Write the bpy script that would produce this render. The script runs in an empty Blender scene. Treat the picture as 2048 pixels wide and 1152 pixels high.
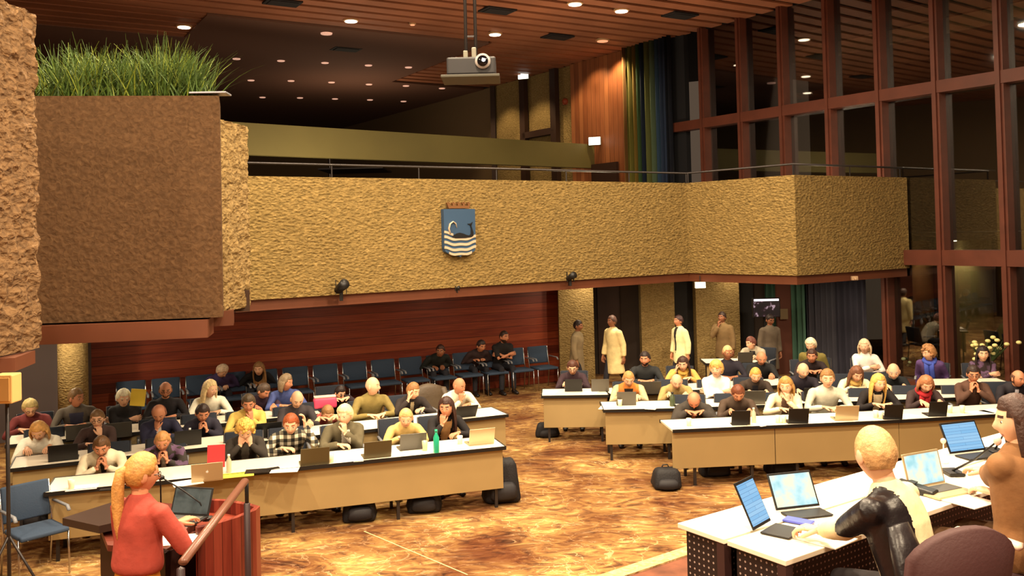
import bpy, bmesh, math, random
from mathutils import Vector as V, Matrix, noise
R = math.radians
random.seed(7)
sc = bpy.context.scene
COL = sc.collection
# ------------------------------------------------------------------ camera
H, F = 3.3, 1800.0
PITCH, ROLL, CY0 = 0.021, 0.024, 429.0
fw = V((0, math.cos(PITCH), math.sin(PITCH)))
_r = V((1, 0, 0)); _u = V((0, -math.sin(PITCH), math.cos(PITCH)))
rt = _r * math.cos(ROLL) - _u * math.sin(ROLL)
up = _u * math.cos(ROLL) + _r * math.sin(ROLL)
cam_d = bpy.data.cameras.new('camera'); cam = bpy.data.objects.new('camera', cam_d); COL.objects.link(cam)
cam.matrix_world = Matrix(((rt.x, up.x, -fw.x, 0), (rt.y, up.y, -fw.y, 0), (rt.z, up.z, -fw.z, H), (0, 0, 0, 1)))
cam_d.sensor_width = 36; cam_d.lens = F / 2048 * 36
cam_d.shift_y = -(576 - CY0) / 2048
cam_d.clip_end = 200
sc.camera = cam
sc.view_settings.view_transform = 'Standard'; sc.view_settings.look = 'None'
sc.view_settings.gamma = 1; sc.view_settings.use_curve_mapping = False
sc.view_settings.exposure = 0.0
w = bpy.data.worlds.new('night'); sc.world = w; w.use_nodes = True
w.node_tree.nodes['Background'].inputs[0].default_value = (0.9, 0.62, 0.42, 1)
w.node_tree.nodes['Background'].inputs[1].default_value = 0.10

# measured layout: a ray through a spot of the photograph meets a known plane of the room
def ray(px, py):
    return fw + rt * ((px - 1024) / F) + up * ((CY0 - py) / F)
def P(px, py, z):
    d = ray(px, py); t = (z - H) / d.z
    return V((0, 0, H)) + d * t
def Q(px, py, y):
    d = ray(px, py); return V((0, 0, H)) + d * (y / d.y)
def hit(px, py, a, b):
    d = ray(px, py); ax, ay, bx, by = a[0], a[1], b[0] - a[0], b[1] - a[1]
    t = (ax * by - ay * bx) / (d.x * by - d.y * bx)
    return V((0, 0, H)) + d * t

# ------------------------------------------------------------------ lights of the hall
WARM = (1.0, 0.80, 0.54)
FIX = []
def area(loc, size, power, color=WARM, rot=(0, 0, 0), spread=180):
    l = bpy.data.lights.new('light', 'AREA'); l.shape = 'DISK'; l.size = size; l.energy = power; l.color = color
    l.spread = R(spread); FIX.append((V(loc), size, rot))
    o = bpy.data.objects.new('area_light', l); o.location = loc; o.rotation_euler = rot; COL.objects.link(o); return o  # ceiling lamps of the hall and added uplights alike
def spot(loc, to, power, angle=60, color=WARM, blend=.6, size=.08):
    l = bpy.data.lights.new('light', 'SPOT'); l.energy = power; l.spot_size = R(angle); l.spot_blend = blend
    l.color = color; l.shadow_soft_size = size
    o = bpy.data.objects.new('spot_light', l); o.location = loc
    o.rotation_euler = (V(to) - V(loc)).to_track_quat('-Z', 'Y').to_euler(); COL.objects.link(o); return o
ZC = 8.4
KL = 1.0
for (x, y, p) in [(-5, 6, 560), (-.5, 7, 600), (3.6, 7.5, 560), (-4.2, 10.5, 560), (.5, 11, 560), (5, 11, 500),
                  (-5, 1.5, 560), (0, 1.5, 600), (4.5, 2.5, 520), (-1, 15.5, 260), (3.5, 15.5, 260), (1, -4, 700), (-6, -3, 500)]:
    area((x, y, ZC - .35), .35, p * KL)
# added uplights that brighten the ceilings, behind the camera, on planter and gallery floor
area((-1, -3, 5.6), 3, 520, rot=(R(155), 0, 0)); area((5, 1, 5.8), 2, 330, rot=(R(165), 0, 0)); area((-7.5, 10.8, 5.9), 1.2, 60, rot=(R(180), 0, 0))
area((1.5, 19.6, 3.6), 1.6, 150, rot=(R(180), 0, 0)); area((-4, 19.5, 3.6), 1.6, 90, rot=(R(180), 0, 0)); area((6.4, 18.2, 3.4), .8, 40, rot=(R(180), 0, 0))
area((-5, 29, 5.5), 2, 60, rot=(R(180), 0, 0))
# unseen soffit lamps; one read off the left pier, others added to brighten walls
for (x, y, p) in [(-5.5, 14.2, 19), (-2.6, 15.8, 19), (-.2, 17, 19), (2.2, 18.3, 26), (4.4, 18.6, 26), (6.3, 18.0, 32), (-7.2, 12.2, 22), (-7.3, 13.9, 50), (1.55, 19.25, 12), (4.9, 20.0, 5)]:
    area((x, y, 2.33), .12, p)

# ------------------------------------------------------------------ materials
def lin(c):
    return tuple(((v / 255) / 12.92 if v / 255 <= .04045 else ((v / 255 + .055) / 1.055) ** 2.4) for v in c)
_m = {}
def mat(name, rgb, rough=.6, metal=0.0, emit=0, var=.0, vscale=8, bump=0, bscale=60, spec=.4, alpha=1):
    k = name
    if k in _m: return _m[k]
    m = bpy.data.materials.new(name); m.use_nodes = True
    n = m.node_tree; b = n.nodes['Principled BSDF']; c = lin(rgb)
    b.inputs['Base Color'].default_value = (*c, 1); b.inputs['Roughness'].default_value = rough
    b.inputs['Metallic'].default_value = metal; b.inputs['Specular IOR Level'].default_value = spec
    if emit:
        b.inputs['Emission Color'].default_value = (*c, 1); b.inputs['Emission Strength'].default_value = emit
    tc = n.nodes.new('ShaderNodeTexCoord')
    if var:
        t = n.nodes.new('ShaderNodeTexNoise'); t.inputs['Scale'].default_value = vscale; t.inputs['Detail'].default_value = 4
        r = n.nodes.new('ShaderNodeValToRGB')
        r.color_ramp.elements[0].position = .3; r.color_ramp.elements[1].position = .7
        r.color_ramp.elements[0].color = (*[v * (1 - var) for v in c], 1); r.color_ramp.elements[1].color = (*[min(1, v * (1 + var)) for v in c], 1)
        n.links.new(tc.outputs['Object'], t.inputs['Vector']); n.links.new(t.outputs['Fac'], r.inputs['Fac']); n.links.new(r.outputs['Color'], b.inputs['Base Color'])
    if bump:
        t = n.nodes.new('ShaderNodeTexNoise'); t.inputs['Scale'].default_value = bscale; t.inputs['Detail'].default_value = 3
        bp = n.nodes.new('ShaderNodeBump'); bp.inputs['Strength'].default_value = bump; bp.inputs['Distance'].default_value = .01
        n.links.new(tc.outputs['Object'], t.inputs['Vector']); n.links.new(t.outputs['Fac'], bp.inputs['Height']); n.links.new(bp.outputs['Normal'], b.inputs['Normal'])
    _m[k] = m; return m
def graph(name):
    m = bpy.data.materials.new(name); m.use_nodes = True; n = m.node_tree
    b = n.nodes['Principled BSDF']; tc = n.nodes.new('ShaderNodeTexCoord'); _m[name] = m
    def nd(t, **k):
        x = n.nodes.new(t)
        for a, v in k.items():
            if a.startswith('i_'): x.inputs[a[2:].replace('_', ' ')].default_value = v
            else: setattr(x, a, v)
        return x
    return m, n, b, tc, nd, n.links.new
def ramp(nd, stops):
    r = nd('ShaderNodeValToRGB'); e = r.color_ramp.elements
    while len(e) < len(stops): e.new(.5)
    for i, (p, c) in enumerate(stops): e[i].position = p; e[i].color = (*lin(c), 1)
    return r
def stone_mat(name, c1, c2, c3, scale=14, dist=.05, stretch=(1, 1, 1.9), strength=1.0):
    m, n, b, tc, nd, L = graph(name)
    mp = nd('ShaderNodeMapping'); mp.inputs['Scale'].default_value = stretch; L(tc.outputs['Object'], mp.inputs['Vector'])
    v = nd('ShaderNodeTexVoronoi', feature='SMOOTH_F1'); v.inputs['Scale'].default_value = scale; v.inputs['Smoothness'].default_value = .5
    ns = nd('ShaderNodeTexNoise'); ns.inputs['Scale'].default_value = scale * .9; ns.inputs['Detail'].default_value = 5; ns.inputs['Distortion'].default_value = 1.2
    L(mp.outputs[0], v.inputs['Vector']); L(mp.outputs[0], ns.inputs['Vector'])
    mx = nd('ShaderNodeMath', operation='ADD'); L(v.outputs['Distance'], mx.inputs[0]); L(ns.outputs['Fac'], mx.inputs[1])
    r = ramp(nd, [(.38, c1), (.62, c2), (.85, c3)]); L(ns.outputs['Fac'], r.inputs['Fac']); L(r.outputs['Color'], b.inputs['Base Color'])
    bp = nd('ShaderNodeBump'); bp.inputs['Strength'].default_value = strength; bp.inputs['Distance'].default_value = dist
    L(mx.outputs[0], bp.inputs['Height']); L(bp.outputs['Normal'], b.inputs['Normal'])
    b.inputs['Roughness'].default_value = .9; b.inputs['Specular IOR Level'].default_value = .2
    return m
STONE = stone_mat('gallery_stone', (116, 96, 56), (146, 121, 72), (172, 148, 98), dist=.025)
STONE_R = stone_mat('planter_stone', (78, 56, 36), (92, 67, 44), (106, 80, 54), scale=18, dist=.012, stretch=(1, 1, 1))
STONE_C = stone_mat('coarse_stone', (98, 74, 50), (128, 98, 66), (150, 120, 86), scale=12, dist=.03)
STONE_F = stone_mat('fin_stone', (118, 96, 60), (156, 130, 84), (180, 156, 112), scale=12, dist=.03)
CONC = stone_mat('ribbed_concrete', (130, 108, 66), (158, 134, 86), (176, 152, 104), scale=20, dist=.015)
def wood_boards(name, cols, axis='Z', pitch=.12, rough=.45, gap=True):
    m, n, b, tc, nd, L = graph(name)
    sx = nd('ShaderNodeSeparateXYZ'); L(tc.outputs['Object'], sx.inputs[0])
    d = nd('ShaderNodeMath', operation='DIVIDE'); d.inputs[1].default_value = pitch; L(sx.outputs[axis], d.inputs[0])
    fl = nd('ShaderNodeMath', operation='FLOOR'); L(d.outputs[0], fl.inputs[0])
    wn = nd('ShaderNodeTexWhiteNoise', noise_dimensions='1D'); L(fl.outputs[0], wn.inputs['W'])
    mp = nd('ShaderNodeMapping'); s = [1.2, 1.2, 1.2]; s['XYZ'.index(axis)] = 25; mp.inputs['Scale'].default_value = s
    L(tc.outputs['Object'], mp.inputs['Vector'])
    ns = nd('ShaderNodeTexNoise'); ns.inputs['Scale'].default_value = 1.5; ns.inputs['Detail'].default_value = 5; L(mp.outputs[0], ns.inputs['Vector'])
    a = nd('ShaderNodeMix', data_type='FLOAT'); a.inputs[0].default_value = .55; L(wn.outputs['Value'], a.inputs[2]); L(ns.outputs['Fac'], a.inputs[3])
    r = ramp(nd, [(.2, cols[0]), (.5, cols[1]), (.8, cols[2])]); L(a.outputs[0], r.inputs['Fac'])
    fr = nd('ShaderNodeMath', operation='FRACT'); L(d.outputs[0], fr.inputs[0])
    g = nd('ShaderNodeMath', operation='GREATER_THAN'); g.inputs[1].default_value = .07; L(fr.outputs[0], g.inputs[0])
    mu = nd('ShaderNodeMix', data_type='RGBA', blend_type='MULTIPLY'); mu.inputs[0].default_value = .6 if gap else 0
    L(r.outputs['Color'], mu.inputs[6]); L(g.outputs[0], mu.inputs[7]); L(mu.outputs[2], b.inputs['Base Color'])
    b.inputs['Roughness'].default_value = rough
    return m
WOODWALL = wood_boards('red_wood_boards', ((84, 30, 18), (128, 50, 30), (168, 80, 46)), 'Z', .16)
LECTWOOD = wood_boards('lectern_wood', ((66, 20, 14), (104, 36, 26), (140, 62, 46)), 'X', .045, .35)
UPWOOD = wood_boards('upper_wood_boards', ((128, 72, 40), (150, 90, 54), (170, 108, 66)), 'X', .11)
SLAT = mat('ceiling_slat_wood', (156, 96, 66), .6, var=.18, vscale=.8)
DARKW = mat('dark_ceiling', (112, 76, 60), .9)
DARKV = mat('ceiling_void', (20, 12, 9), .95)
REDW = mat('redwood_frame', (90, 46, 32), .5, var=.15, vscale=3)
TRIMW = mat('orange_wood_trim', (98, 54, 34), .5, var=.12, vscale=2)
DBROWN = mat('dark_brown_frame', (52, 30, 20), .6)
OLIVE = mat('olive_parapet', (104, 94, 50), .7, var=.12, vscale=.6)
BROWNWALL = mat('brown_wall', (120, 98, 70), .85)
GREYWALL = mat('dark_grey_wall', (92, 80, 78), .85)
PANEL = mat('table_panel_maple', (156, 132, 88), .55, var=.05, vscale=2)
TOPM = mat('tabletop_white', (236, 226, 206), .4)
BLACK = mat('black_plastic', (22, 20, 20), .45)
CHROME = mat('chrome', (190, 190, 195), .25, 1.0)
DKMETAL = mat('dark_metal', (60, 56, 56), .4, .6)
BLUE = mat('blue_fabric', (50, 66, 88), .85, bump=.2)
SKIN = {k: mat('skin_' + k, c, .55, bump=.05, bscale=90) for k, c in dict(a=(214, 158, 122), b=(198, 134, 100), c=(226, 176, 142), d=(150, 98, 70)).items()}
LIP = mat('lips', (168, 88, 76), .5); EYEW = mat('eye_white', (225, 218, 208), .3); EYED = mat('eye_dark', (34, 24, 20), .2)
GLASSF = mat('spectacle_frame', (26, 22, 22), .3)
PAPER = mat('paper', (240, 236, 226), .7)
SILVER = mat('silver_laptop', (196, 176, 140), .35, .5)
WHITEP = mat('white_plastic', (238, 234, 228), .4)
def glass_mat(name, tint, g=.12):
    m = bpy.data.materials.new(name); m.use_nodes = True; n = m.node_tree; n.nodes.clear()
    o = n.nodes.new('ShaderNodeOutputMaterial'); t = n.nodes.new('ShaderNodeBsdfTransparent'); t.inputs[0].default_value = (*tint, 1)
    gl = n.nodes.new('ShaderNodeBsdfGlossy'); gl.inputs['Roughness'].default_value = .02
    lw = n.nodes.new('ShaderNodeFresnel'); lw.inputs[0].default_value = 1.55
    ad = n.nodes.new('ShaderNodeMath'); ad.operation = 'ADD'; ad.inputs[1].default_value = g
    mx = n.nodes.new('ShaderNodeMixShader'); L = n.links.new
    L(lw.outputs[0], ad.inputs[0]); L(ad.outputs[0], mx.inputs[0]); L(t.outputs[0], mx.inputs[1]); L(gl.outputs[0], mx.inputs[2]); L(mx.outputs[0], o.inputs[0])
    return m
GLASS = glass_mat('window_glass', (.75, .75, .72)); 

# ------------------------------------------------------------------ mesh helpers
def link(name, bm, mats, parent=None, smooth=False, M=None):
    me = bpy.data.meshes.new(name); 
    bmesh.ops.recalc_face_normals(bm, faces=bm.faces)
    bm.to_mesh(me); bm.free()
    for m in (mats if isinstance(mats, (list, tuple)) else [mats]): me.materials.append(m)
    if smooth: me.polygons.foreach_set('use_smooth', [True] * len(me.polygons))
    o = bpy.data.objects.new(name, me); COL.objects.link(o)
    if parent: o.parent = parent
    if M is not None: o.matrix_basis = M
    return o
def thing(name, label, cat, loc=(0, 0, 0), rz=0, group=None):
    o = bpy.data.objects.new(name, None); o.empty_display_size = .1; COL.objects.link(o); o.location = loc; o.rotation_euler = (0, 0, rz)
    o['label'] = label; o['category'] = cat
    if group: o['group'] = group
    return o
def tag(o, label, cat, group=None):
    o['label'] = label; o['category'] = cat
    if group: o['group'] = group
    return o
def struct(name, bm, m, smooth=False):
    o = link(name, bm, m, None, smooth); o['kind'] = 'structure'; return o
def box(bm, c, s, rz=0, M=None, bev=0, mi=0):
    n0 = len(bm.faces)
    r = bmesh.ops.create_cube(bm, size=1)
    T = Matrix.Translation(V(c)) @ Matrix.Rotation(rz, 4, 'Z') @ Matrix.Diagonal((*s, 1))
    if M is not None: T = M @ T
    bmesh.ops.transform(bm, matrix=T, verts=r['verts'])
    if bev:
        ed = list({e for v in r['verts'] for e in v.link_edges})
        bmesh.ops.bevel(bm, geom=ed, offset=bev, segments=2, affect='EDGES', profile=.5)
    bm.faces.ensure_lookup_table()
    for f in bm.faces[n0:]: f.material_index = mi
    return bm
def NB(): return bmesh.new()
def slab(bm, poly, z0, z1, mi=0):
    a = [bm.verts.new((p[0], p[1], z0)) for p in poly]; b = [bm.verts.new((p[0], p[1], z1)) for p in poly]
    n = len(poly); fs = [bm.faces.new(a[::-1]), bm.faces.new(b)]
    for i in range(n): fs.append(bm.faces.new((a[i], a[(i + 1) % n], b[(i + 1) % n], b[i])))
    for f in fs: f.material_index = mi
    return bm
def wallseg(bm, a, b, z0, z1, th=.2, side=1, mi=0):
    a, b = V((a[0], a[1])), V((b[0], b[1])); d = (b - a).normalized(); n = V((-d.y, d.x)) * th * side
    return slab(bm, [a, b, b + n, a + n], z0, z1, mi)
def loft(bm, pts, rad, ref=(1, 0, 0), seg=10, mi=0, cap=.6):
    pts = [V(p) for p in pts]; ref = V(ref); rings = []; n = len(pts); fs = []
    for i, p in enumerate(pts):
        t = (pts[min(i + 1, n - 1)] - pts[max(i - 1, 0)]).normalized()
        x = ref - t * ref.dot(t)
        if x.length < 1e-3: x = V((0, 1, 0)) - t * t.y
        x.normalize(); y = t.cross(x)
        rx, ry = rad[i] if isinstance(rad[i], tuple) else (rad[i], rad[i])
        rings.append([bm.verts.new(p + x * rx * math.cos(2 * math.pi * k / seg) + y * ry * math.sin(2 * math.pi * k / seg)) for k in range(seg)])
    for i in range(n - 1):
        for k in range(seg):
            fs.append(bm.faces.new((rings[i][k], rings[i][(k + 1) % seg], rings[i + 1][(k + 1) % seg], rings[i + 1][k])))
    for e, i, j in ((0, 0, 1), (1, n - 1, n - 2)):
        t = (pts[i] - pts[j]).normalized(); r = rad[i] if not isinstance(rad[i], tuple) else min(rad[i])
        c = bm.verts.new(pts[i] + t * r * cap)
        for k in range(seg): fs.append(bm.faces.new((c, rings[i][k], rings[i][(k + 1) % seg])))
    for f in fs: f.material_index = mi
    return bm
def ellip(bm, c, r, M=None, u=12, v=8, mi=0):
    n0 = len(bm.faces)
    q = bmesh.ops.create_uvsphere(bm, u_segments=u, v_segments=v, radius=1)
    T = Matrix.Translation(V(c)) @ Matrix.Diagonal((*r, 1))
    if M is not None: T = M @ T
    bmesh.ops.transform(bm, matrix=T, verts=q['verts'])
    bm.faces.ensure_lookup_table()
    for f in bm.faces[n0:]: f.material_index = mi
def lathe(bm, prof, c=(0, 0, 0), seg=16, mi=0):
    rings = []; c = V(c); fs = []
    for r, z in prof: rings.append([bm.verts.new(c + V((r * math.cos(2 * math.pi * k / seg), r * math.sin(2 * math.pi * k / seg), z))) for k in range(seg)])
    for i in range(len(prof) - 1):
        for k in range(seg): fs.append(bm.faces.new((rings[i][k], rings[i][(k + 1) % seg], rings[i + 1][(k + 1) % seg], rings[i + 1][k])))
    fs.append(bm.faces.new(rings[0][::-1])); fs.append(bm.faces.new(rings[-1]))
    for f in fs: f.material_index = mi
    return bm
def copy_tree(o, parent=None):
    c = o.copy(); COL.objects.link(c)
    if parent: c.parent = parent
    for ch in o.children: copy_tree(ch, c)
    return c
# ================================================================== THE ROOM
C0 = 20.6; KX = -.68
WA, WB = (C0 + KX * 5, 5.0), (C0 + KX * 43, 43.0)          # right-hand wall line of the hall
def wpt(y): return V((C0 + KX * y, y, 0))
wd = V((KX, 1, 0)).normalized(); wn_out = V((1, -KX, 0)).normalized()
# floor carpet
m, n, b, tc, nd, L = graph('mottled_carpet')
mp = nd('ShaderNodeMapping'); mp.inputs['Rotation'].default_value = (0, 0, .5); mp.inputs['Scale'].default_value = (.7, 1.3, 1); L(tc.outputs['Object'], mp.inputs['Vector'])
n1 = nd('ShaderNodeTexNoise'); n1.inputs['Scale'].default_value = 3.4; n1.inputs['Detail'].default_value = 8; n1.inputs['Roughness'].default_value = .65; n1.inputs['Distortion'].default_value = 2.2; L(mp.outputs[0], n1.inputs['Vector'])
r1 = ramp(nd, [(.28, (70, 50, 36)), (.4, (122, 88, 56)), (.5, (156, 116, 70)), (.6, (180, 146, 86)), (.72, (206, 184, 130))]); L(n1.outputs['Fac'], r1.inputs['Fac'])
v1 = nd('ShaderNodeTexNoise'); v1.inputs['Scale'].default_value = 1.1; v1.inputs['Detail'].default_value = 5; v1.inputs['Distortion'].default_value = 3.2; L(mp.outputs[0], v1.inputs['Vector'])
ab = nd('ShaderNodeMath', operation='SUBTRACT'); ab.inputs[1].default_value = .5; L(v1.outputs['Fac'], ab.inputs[0])
ab2 = nd('ShaderNodeMath', operation='ABSOLUTE'); L(ab.outputs[0], ab2.inputs[0])
lt = nd('ShaderNodeMath', operation='LESS_THAN'); lt.inputs[1].default_value = .008; L(ab2.outputs[0], lt.inputs[0])
mf = nd('ShaderNodeMath', operation='MULTIPLY'); mf.inputs[1].default_value = .45; L(lt.outputs[0], mf.inputs[0])
mx = nd('ShaderNodeMix', data_type='RGBA'); L(mf.outputs[0], mx.inputs[0]); L(r1.outputs['Color'], mx.inputs[6]); mx.inputs[7].default_value = (*lin((226, 200, 150)), 1)
n2 = nd('ShaderNodeTexNoise'); n2.inputs['Scale'].default_value = .9; n2.inputs['Detail'].default_value = 3; L(tc.outputs['Object'], n2.inputs['Vector'])
r2 = ramp(nd, [(.35, (150, 120, 120)), (.65, (255, 255, 255))]); L(n2.outputs['Fac'], r2.inputs['Fac'])
mu = nd('ShaderNodeMix', data_type='RGBA', blend_type='MULTIPLY'); mu.inputs[0].default_value = 1; L(mx.outputs[2], mu.inputs[6]); L(r2.outputs['Color'], mu.inputs[7])
L(mu.outputs[2], b.inputs['Base Color']); b.inputs['Roughness'].default_value = .95; b.inputs['Specular IOR Level'].default_value = .1
CARPET = m
struct('floor', slab(NB(), [(-14, -8), (25, -8), (25, 26), (-14, 26)], -.2, 0), CARPET)

# ceiling: slats along e1
th = R(31); e1 = V((math.cos(th), math.sin(th), 0)); e2 = V((-math.sin(th), math.cos(th), 0))
bm = NB(); k = 0; pn = -6.0
while pn < 27:
    t1 = 17.07 - .056 * pn + .05
    t0 = -16 if pn < 20.7 else (-16 if pn < 23.3 else 99)
    segs = []
    if pn < 20.8: segs = [(-16, t1)]
    else:
        if pn < 23.2: segs.append((-16, 4.7))
        segs.append((12.0, t1))
    for a, c in segs:
        mid = e1 * ((a + c) / 2) + e2 * pn
        box(bm, (mid.x, mid.y, ZC + .03), (c - a, .37, .05), th)
    pn += .54
struct('ceiling', bm, SLAT)
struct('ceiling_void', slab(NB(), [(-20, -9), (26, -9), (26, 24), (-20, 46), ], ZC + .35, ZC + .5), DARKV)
bm = NB()
q = [e1 * -16 + e2 * 23.3, e1 * 4.6 + e2 * 23.3, e1 * 4.6 + e2 * 20.8, e1 * 11.9 + e2 * 20.8, e1 * 11.9 + e2 * 27.3, wpt(31.6), wpt(43), V((-26, 43, 0))]
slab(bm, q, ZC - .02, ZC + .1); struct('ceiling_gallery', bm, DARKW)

# gallery front: stepping stone blocks from left to right
ZB, ZT = 2.4, 4.25
def relief(name, a, b, z0, z1, dep, matl, side=1, amp=.03, step=.03, depth=.4):
    a, b = V((a[0], a[1], 0)), V((b[0], b[1], 0)); d = (b - a); L_ = d.length; d.normalize(); nn = V((-d.y, d.x, 0)) * side
    nu, nv = max(2, int(L_ / step)), max(2, int((z1 - z0) / step)); bm = NB(); g = []
    for i in range(nu + 1):
        row = []
        for j in range(nv + 1):
            p = a + d * (L_ * i / nu) + V((0, 0, z0 + (z1 - z0) * j / nv))
            s = noise.noise(p * 9) + .7 * abs(noise.noise(p * 17 + V((3, 1, 2))))
            row.append(bm.verts.new(p - nn * (s * amp)))
        g.append(row)
    for i in range(nu):
        for j in range(nv): bm.faces.new((g[i][j], g[i + 1][j], g[i + 1][j + 1], g[i][j + 1]))
    c = a + d * (L_ / 2) + nn * (depth / 2 + amp * 1.2); box(bm, (c.x, c.y, (z0 + z1) / 2), (L_, depth, z1 - z0), math.atan2(d.y, d.x))
    return struct(name, bm, matl)
pb = Q(75, 400, 7.9); pa = V((pb.x - .02, 7.15, 0))
relief('wall_pillar', pa, pb, 2.4, 5.33, 0, STONE_C, amp=.035, step=.022, depth=1.2)
qa, qb = Q(-20, 400, 10.0), Q(442, 400, 10.35)
qc = Q(444, 400, 11.2)
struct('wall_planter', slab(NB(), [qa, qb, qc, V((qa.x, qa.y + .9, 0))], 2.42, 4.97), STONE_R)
fb = Q(497, 400, 11.75); fa = V((fb.x - .16, 10.62, 0))
relief('wall_fin', fa, fb, 2.43, 4.78, 0, STONE_F, amp=.035, step=.024, depth=1.2)
g0, g1 = Q(470, 400, 13.3), Q(1374, 400, 18.5)
g2, g3 = Q(1590, 400, 16.5), Q(1815, 400, 18.4)
gp = [g0, g1, g2, g3]
def off(pl, d):
    out = []
    for i, p in enumerate(pl):
        dd = V((0, 0, 0))
        if i > 0: dd += (pl[i] - pl[i - 1]).normalized()
        if i < len(pl) - 1: dd += (pl[i + 1] - pl[i]).normalized()
        dd.z = 0; dd.normalize(); out.append(V((p.x - dd.y * d, p.y + dd.x * d, 0)))
    return out
gi = off(gp, .3)
for i in range(3):
    struct(['wall_gallery', 'wall_gallery_return', 'wall_gallery_end'][i], slab(NB(), [gp[i], gp[i + 1], gi[i + 1], gi[i]], ZB, ZT), STONE)
# rounded stone cap following the gallery front
# wood trims beneath
tr = off(gp, .06); tr2 = off(gp, .25)
for i in range(3):
    struct('trim_%d' % (i + 1), slab(NB(), [tr[i], tr[i + 1], tr2[i + 1], tr2[i]], ZB - .17, ZB), TRIMW)
struct('trim_4', wallseg(NB(), Q(60, 650, 9.9), Q(415, 650, 10.25), 2.2, 2.40, .5), TRIMW)
struct('trim_5', wallseg(NB(), Q(405, 640, 10.9), Q(467, 640, 11.0), 2.26, 2.44, .5), TRIMW)
struct('trim_6', wallseg(NB(), Q(-40, 720, 7.25), Q(30, 720, 7.3), 2.28, 2.39, .5), TRIMW)
# gallery slab (soffit) and its floor
struct('ceiling_under_gallery', slab(NB(), [tr2[0], tr2[1], tr2[2], tr2[3], wpt(22), (3.5, 24.5), (-11, 20), (-9, 11.2), (-3.4, 11.6)], ZB - .02, ZB + .25), mat('gallery_soffit', (70, 50, 38), .8))
# walls below
W0, W1 = V((-7.9, 15.7, 0)), V((1.0, 20.0, 0))
struct('wall_back', wallseg(NB(), W0, W1, 0, ZB, .2, 1), WOODWALL)
W0b = Q(174, 700, 15.5)
struct('wall_left', wallseg(NB(), (-12, 13.4), (-7.4, 15.75), 0, ZB, .2, 1), GREYWALL)
bm = NB(); c0 = Q(146, 740, 14.9)
lathe(bm, [(.23, 0), (.23, 1.2), (.23, 2.42)], (c0.x, c0.y, 0), 24); struct('wall_column', bm, CONC, True)
# wall under the gallery, right part: concrete piers and dark doors
YB = 20.6
def bx(px, y, py=650): return Q(px, py, y).x
def pier(name, x0, x1, y, matl, z1=ZB, dep=.35):
    a, c = bx(x0, y), bx(x1, y); bm = NB(); box(bm, ((a + c) / 2, y + dep / 2, z1 / 2), (c - a, dep, z1)); return struct(name, bm, matl)
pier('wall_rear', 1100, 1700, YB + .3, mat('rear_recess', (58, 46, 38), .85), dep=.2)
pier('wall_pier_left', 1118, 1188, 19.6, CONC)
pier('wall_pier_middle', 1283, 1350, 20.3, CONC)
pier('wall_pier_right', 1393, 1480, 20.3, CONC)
pier('door_1', 1196, 1240, YB + .22, DBROWN, 2.1, .06); pier('door_2', 1350, 1394, YB + .22, mat('door_dark', (30, 27, 26), .6), 2.1, .06)
pier('door_3', 1480, 1508, YB + .22, mat('door_black', (20, 18, 18), .6), 2.15, .06)
pier('wall_panel_red', 1555, 1584, 20.2, mat('panel_redbrown', (92, 50, 36), .7), 2.3, .1)

# curtains
def curtain(name, pts, z0, z1, cols, label, amp=.06, waves=14, grp=None):
    t = NB(); a, c = V(pts[0]), V(pts[1]); d = c - a; Ln = d.length; d.normalize(); nn = V((-d.y, d.x, 0)); N = waves * 8; prev = None; pr2 = None
    for i in range(N + 1):
        s = i / N; o = math.sin(s * waves * 2 * math.pi) * amp + .3 * amp * math.sin(s * waves * 5.1)
        p = a + d * (Ln * s) + nn * o
        cur = [t.verts.new((p.x, p.y, z0)), t.verts.new((p.x + nn.x * .0, p.y, (z0 + z1) / 2)), t.verts.new((p.x, p.y, z1))]
        if prev:
            for j in range(2):
                f = t.faces.new((prev[j], cur[j], cur[j + 1], prev[j + 1])); f.material_index = int(s * len(cols) * .999) if len(cols) > 1 else 0
        prev = cur
    geom = bmesh.ops.solidify(t, geom=t.faces[:], thickness=.012)
    o = link(name, t, cols, None, True); tag(o, label, 'curtain', grp); return o
cm = lambda nme, c: mat(nme, c, .9, bump=.2)
CC = [cm('curtain_rust', (120, 84, 40)), cm('curtain_olive', (120, 116, 50)), cm('curtain_gold', (138, 112, 46)), cm('curtain_green', (70, 100, 62)), cm('curtain_navy', (34, 46, 66)),
      cm('curtain_moss', (112, 118, 66)), cm('curtain_sage', (96, 116, 90)), cm('curtain_blue', (56, 82, 110)), cm('curtain_slate', (50, 64, 92)), cm('curtain_ink', (28, 32, 44))]
def wp(px, py=300, inset=.25):
    p = hit(px, py, WA, WB); return V((p.x, p.y, 0)) - wn_out * inset
curtain('stage_curtain', (wp(1262), wp(1362)), 3.2, ZC, CC, 'tall striped curtain in rust, olive, green and blue beside the upper wood wall', waves=11, amp=.1)
curtain('window_curtain', (wp(1560, 650, .5), wp(1640, 650, .5)), .03, ZB - .05, [cm('curtain_teal', (96, 136, 116))], 'teal green curtain under the gallery right of the television', waves=8)
curtain('window_curtain', (wp(1643, 650, .5), wp(1762, 650, .5)), .03, ZB - .05, [cm('curtain_charcoal', (78, 76, 86)), cm('curtain_dark', (58, 56, 68))], 'charcoal curtain under the gallery beside the redwood post', waves=10)

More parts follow.
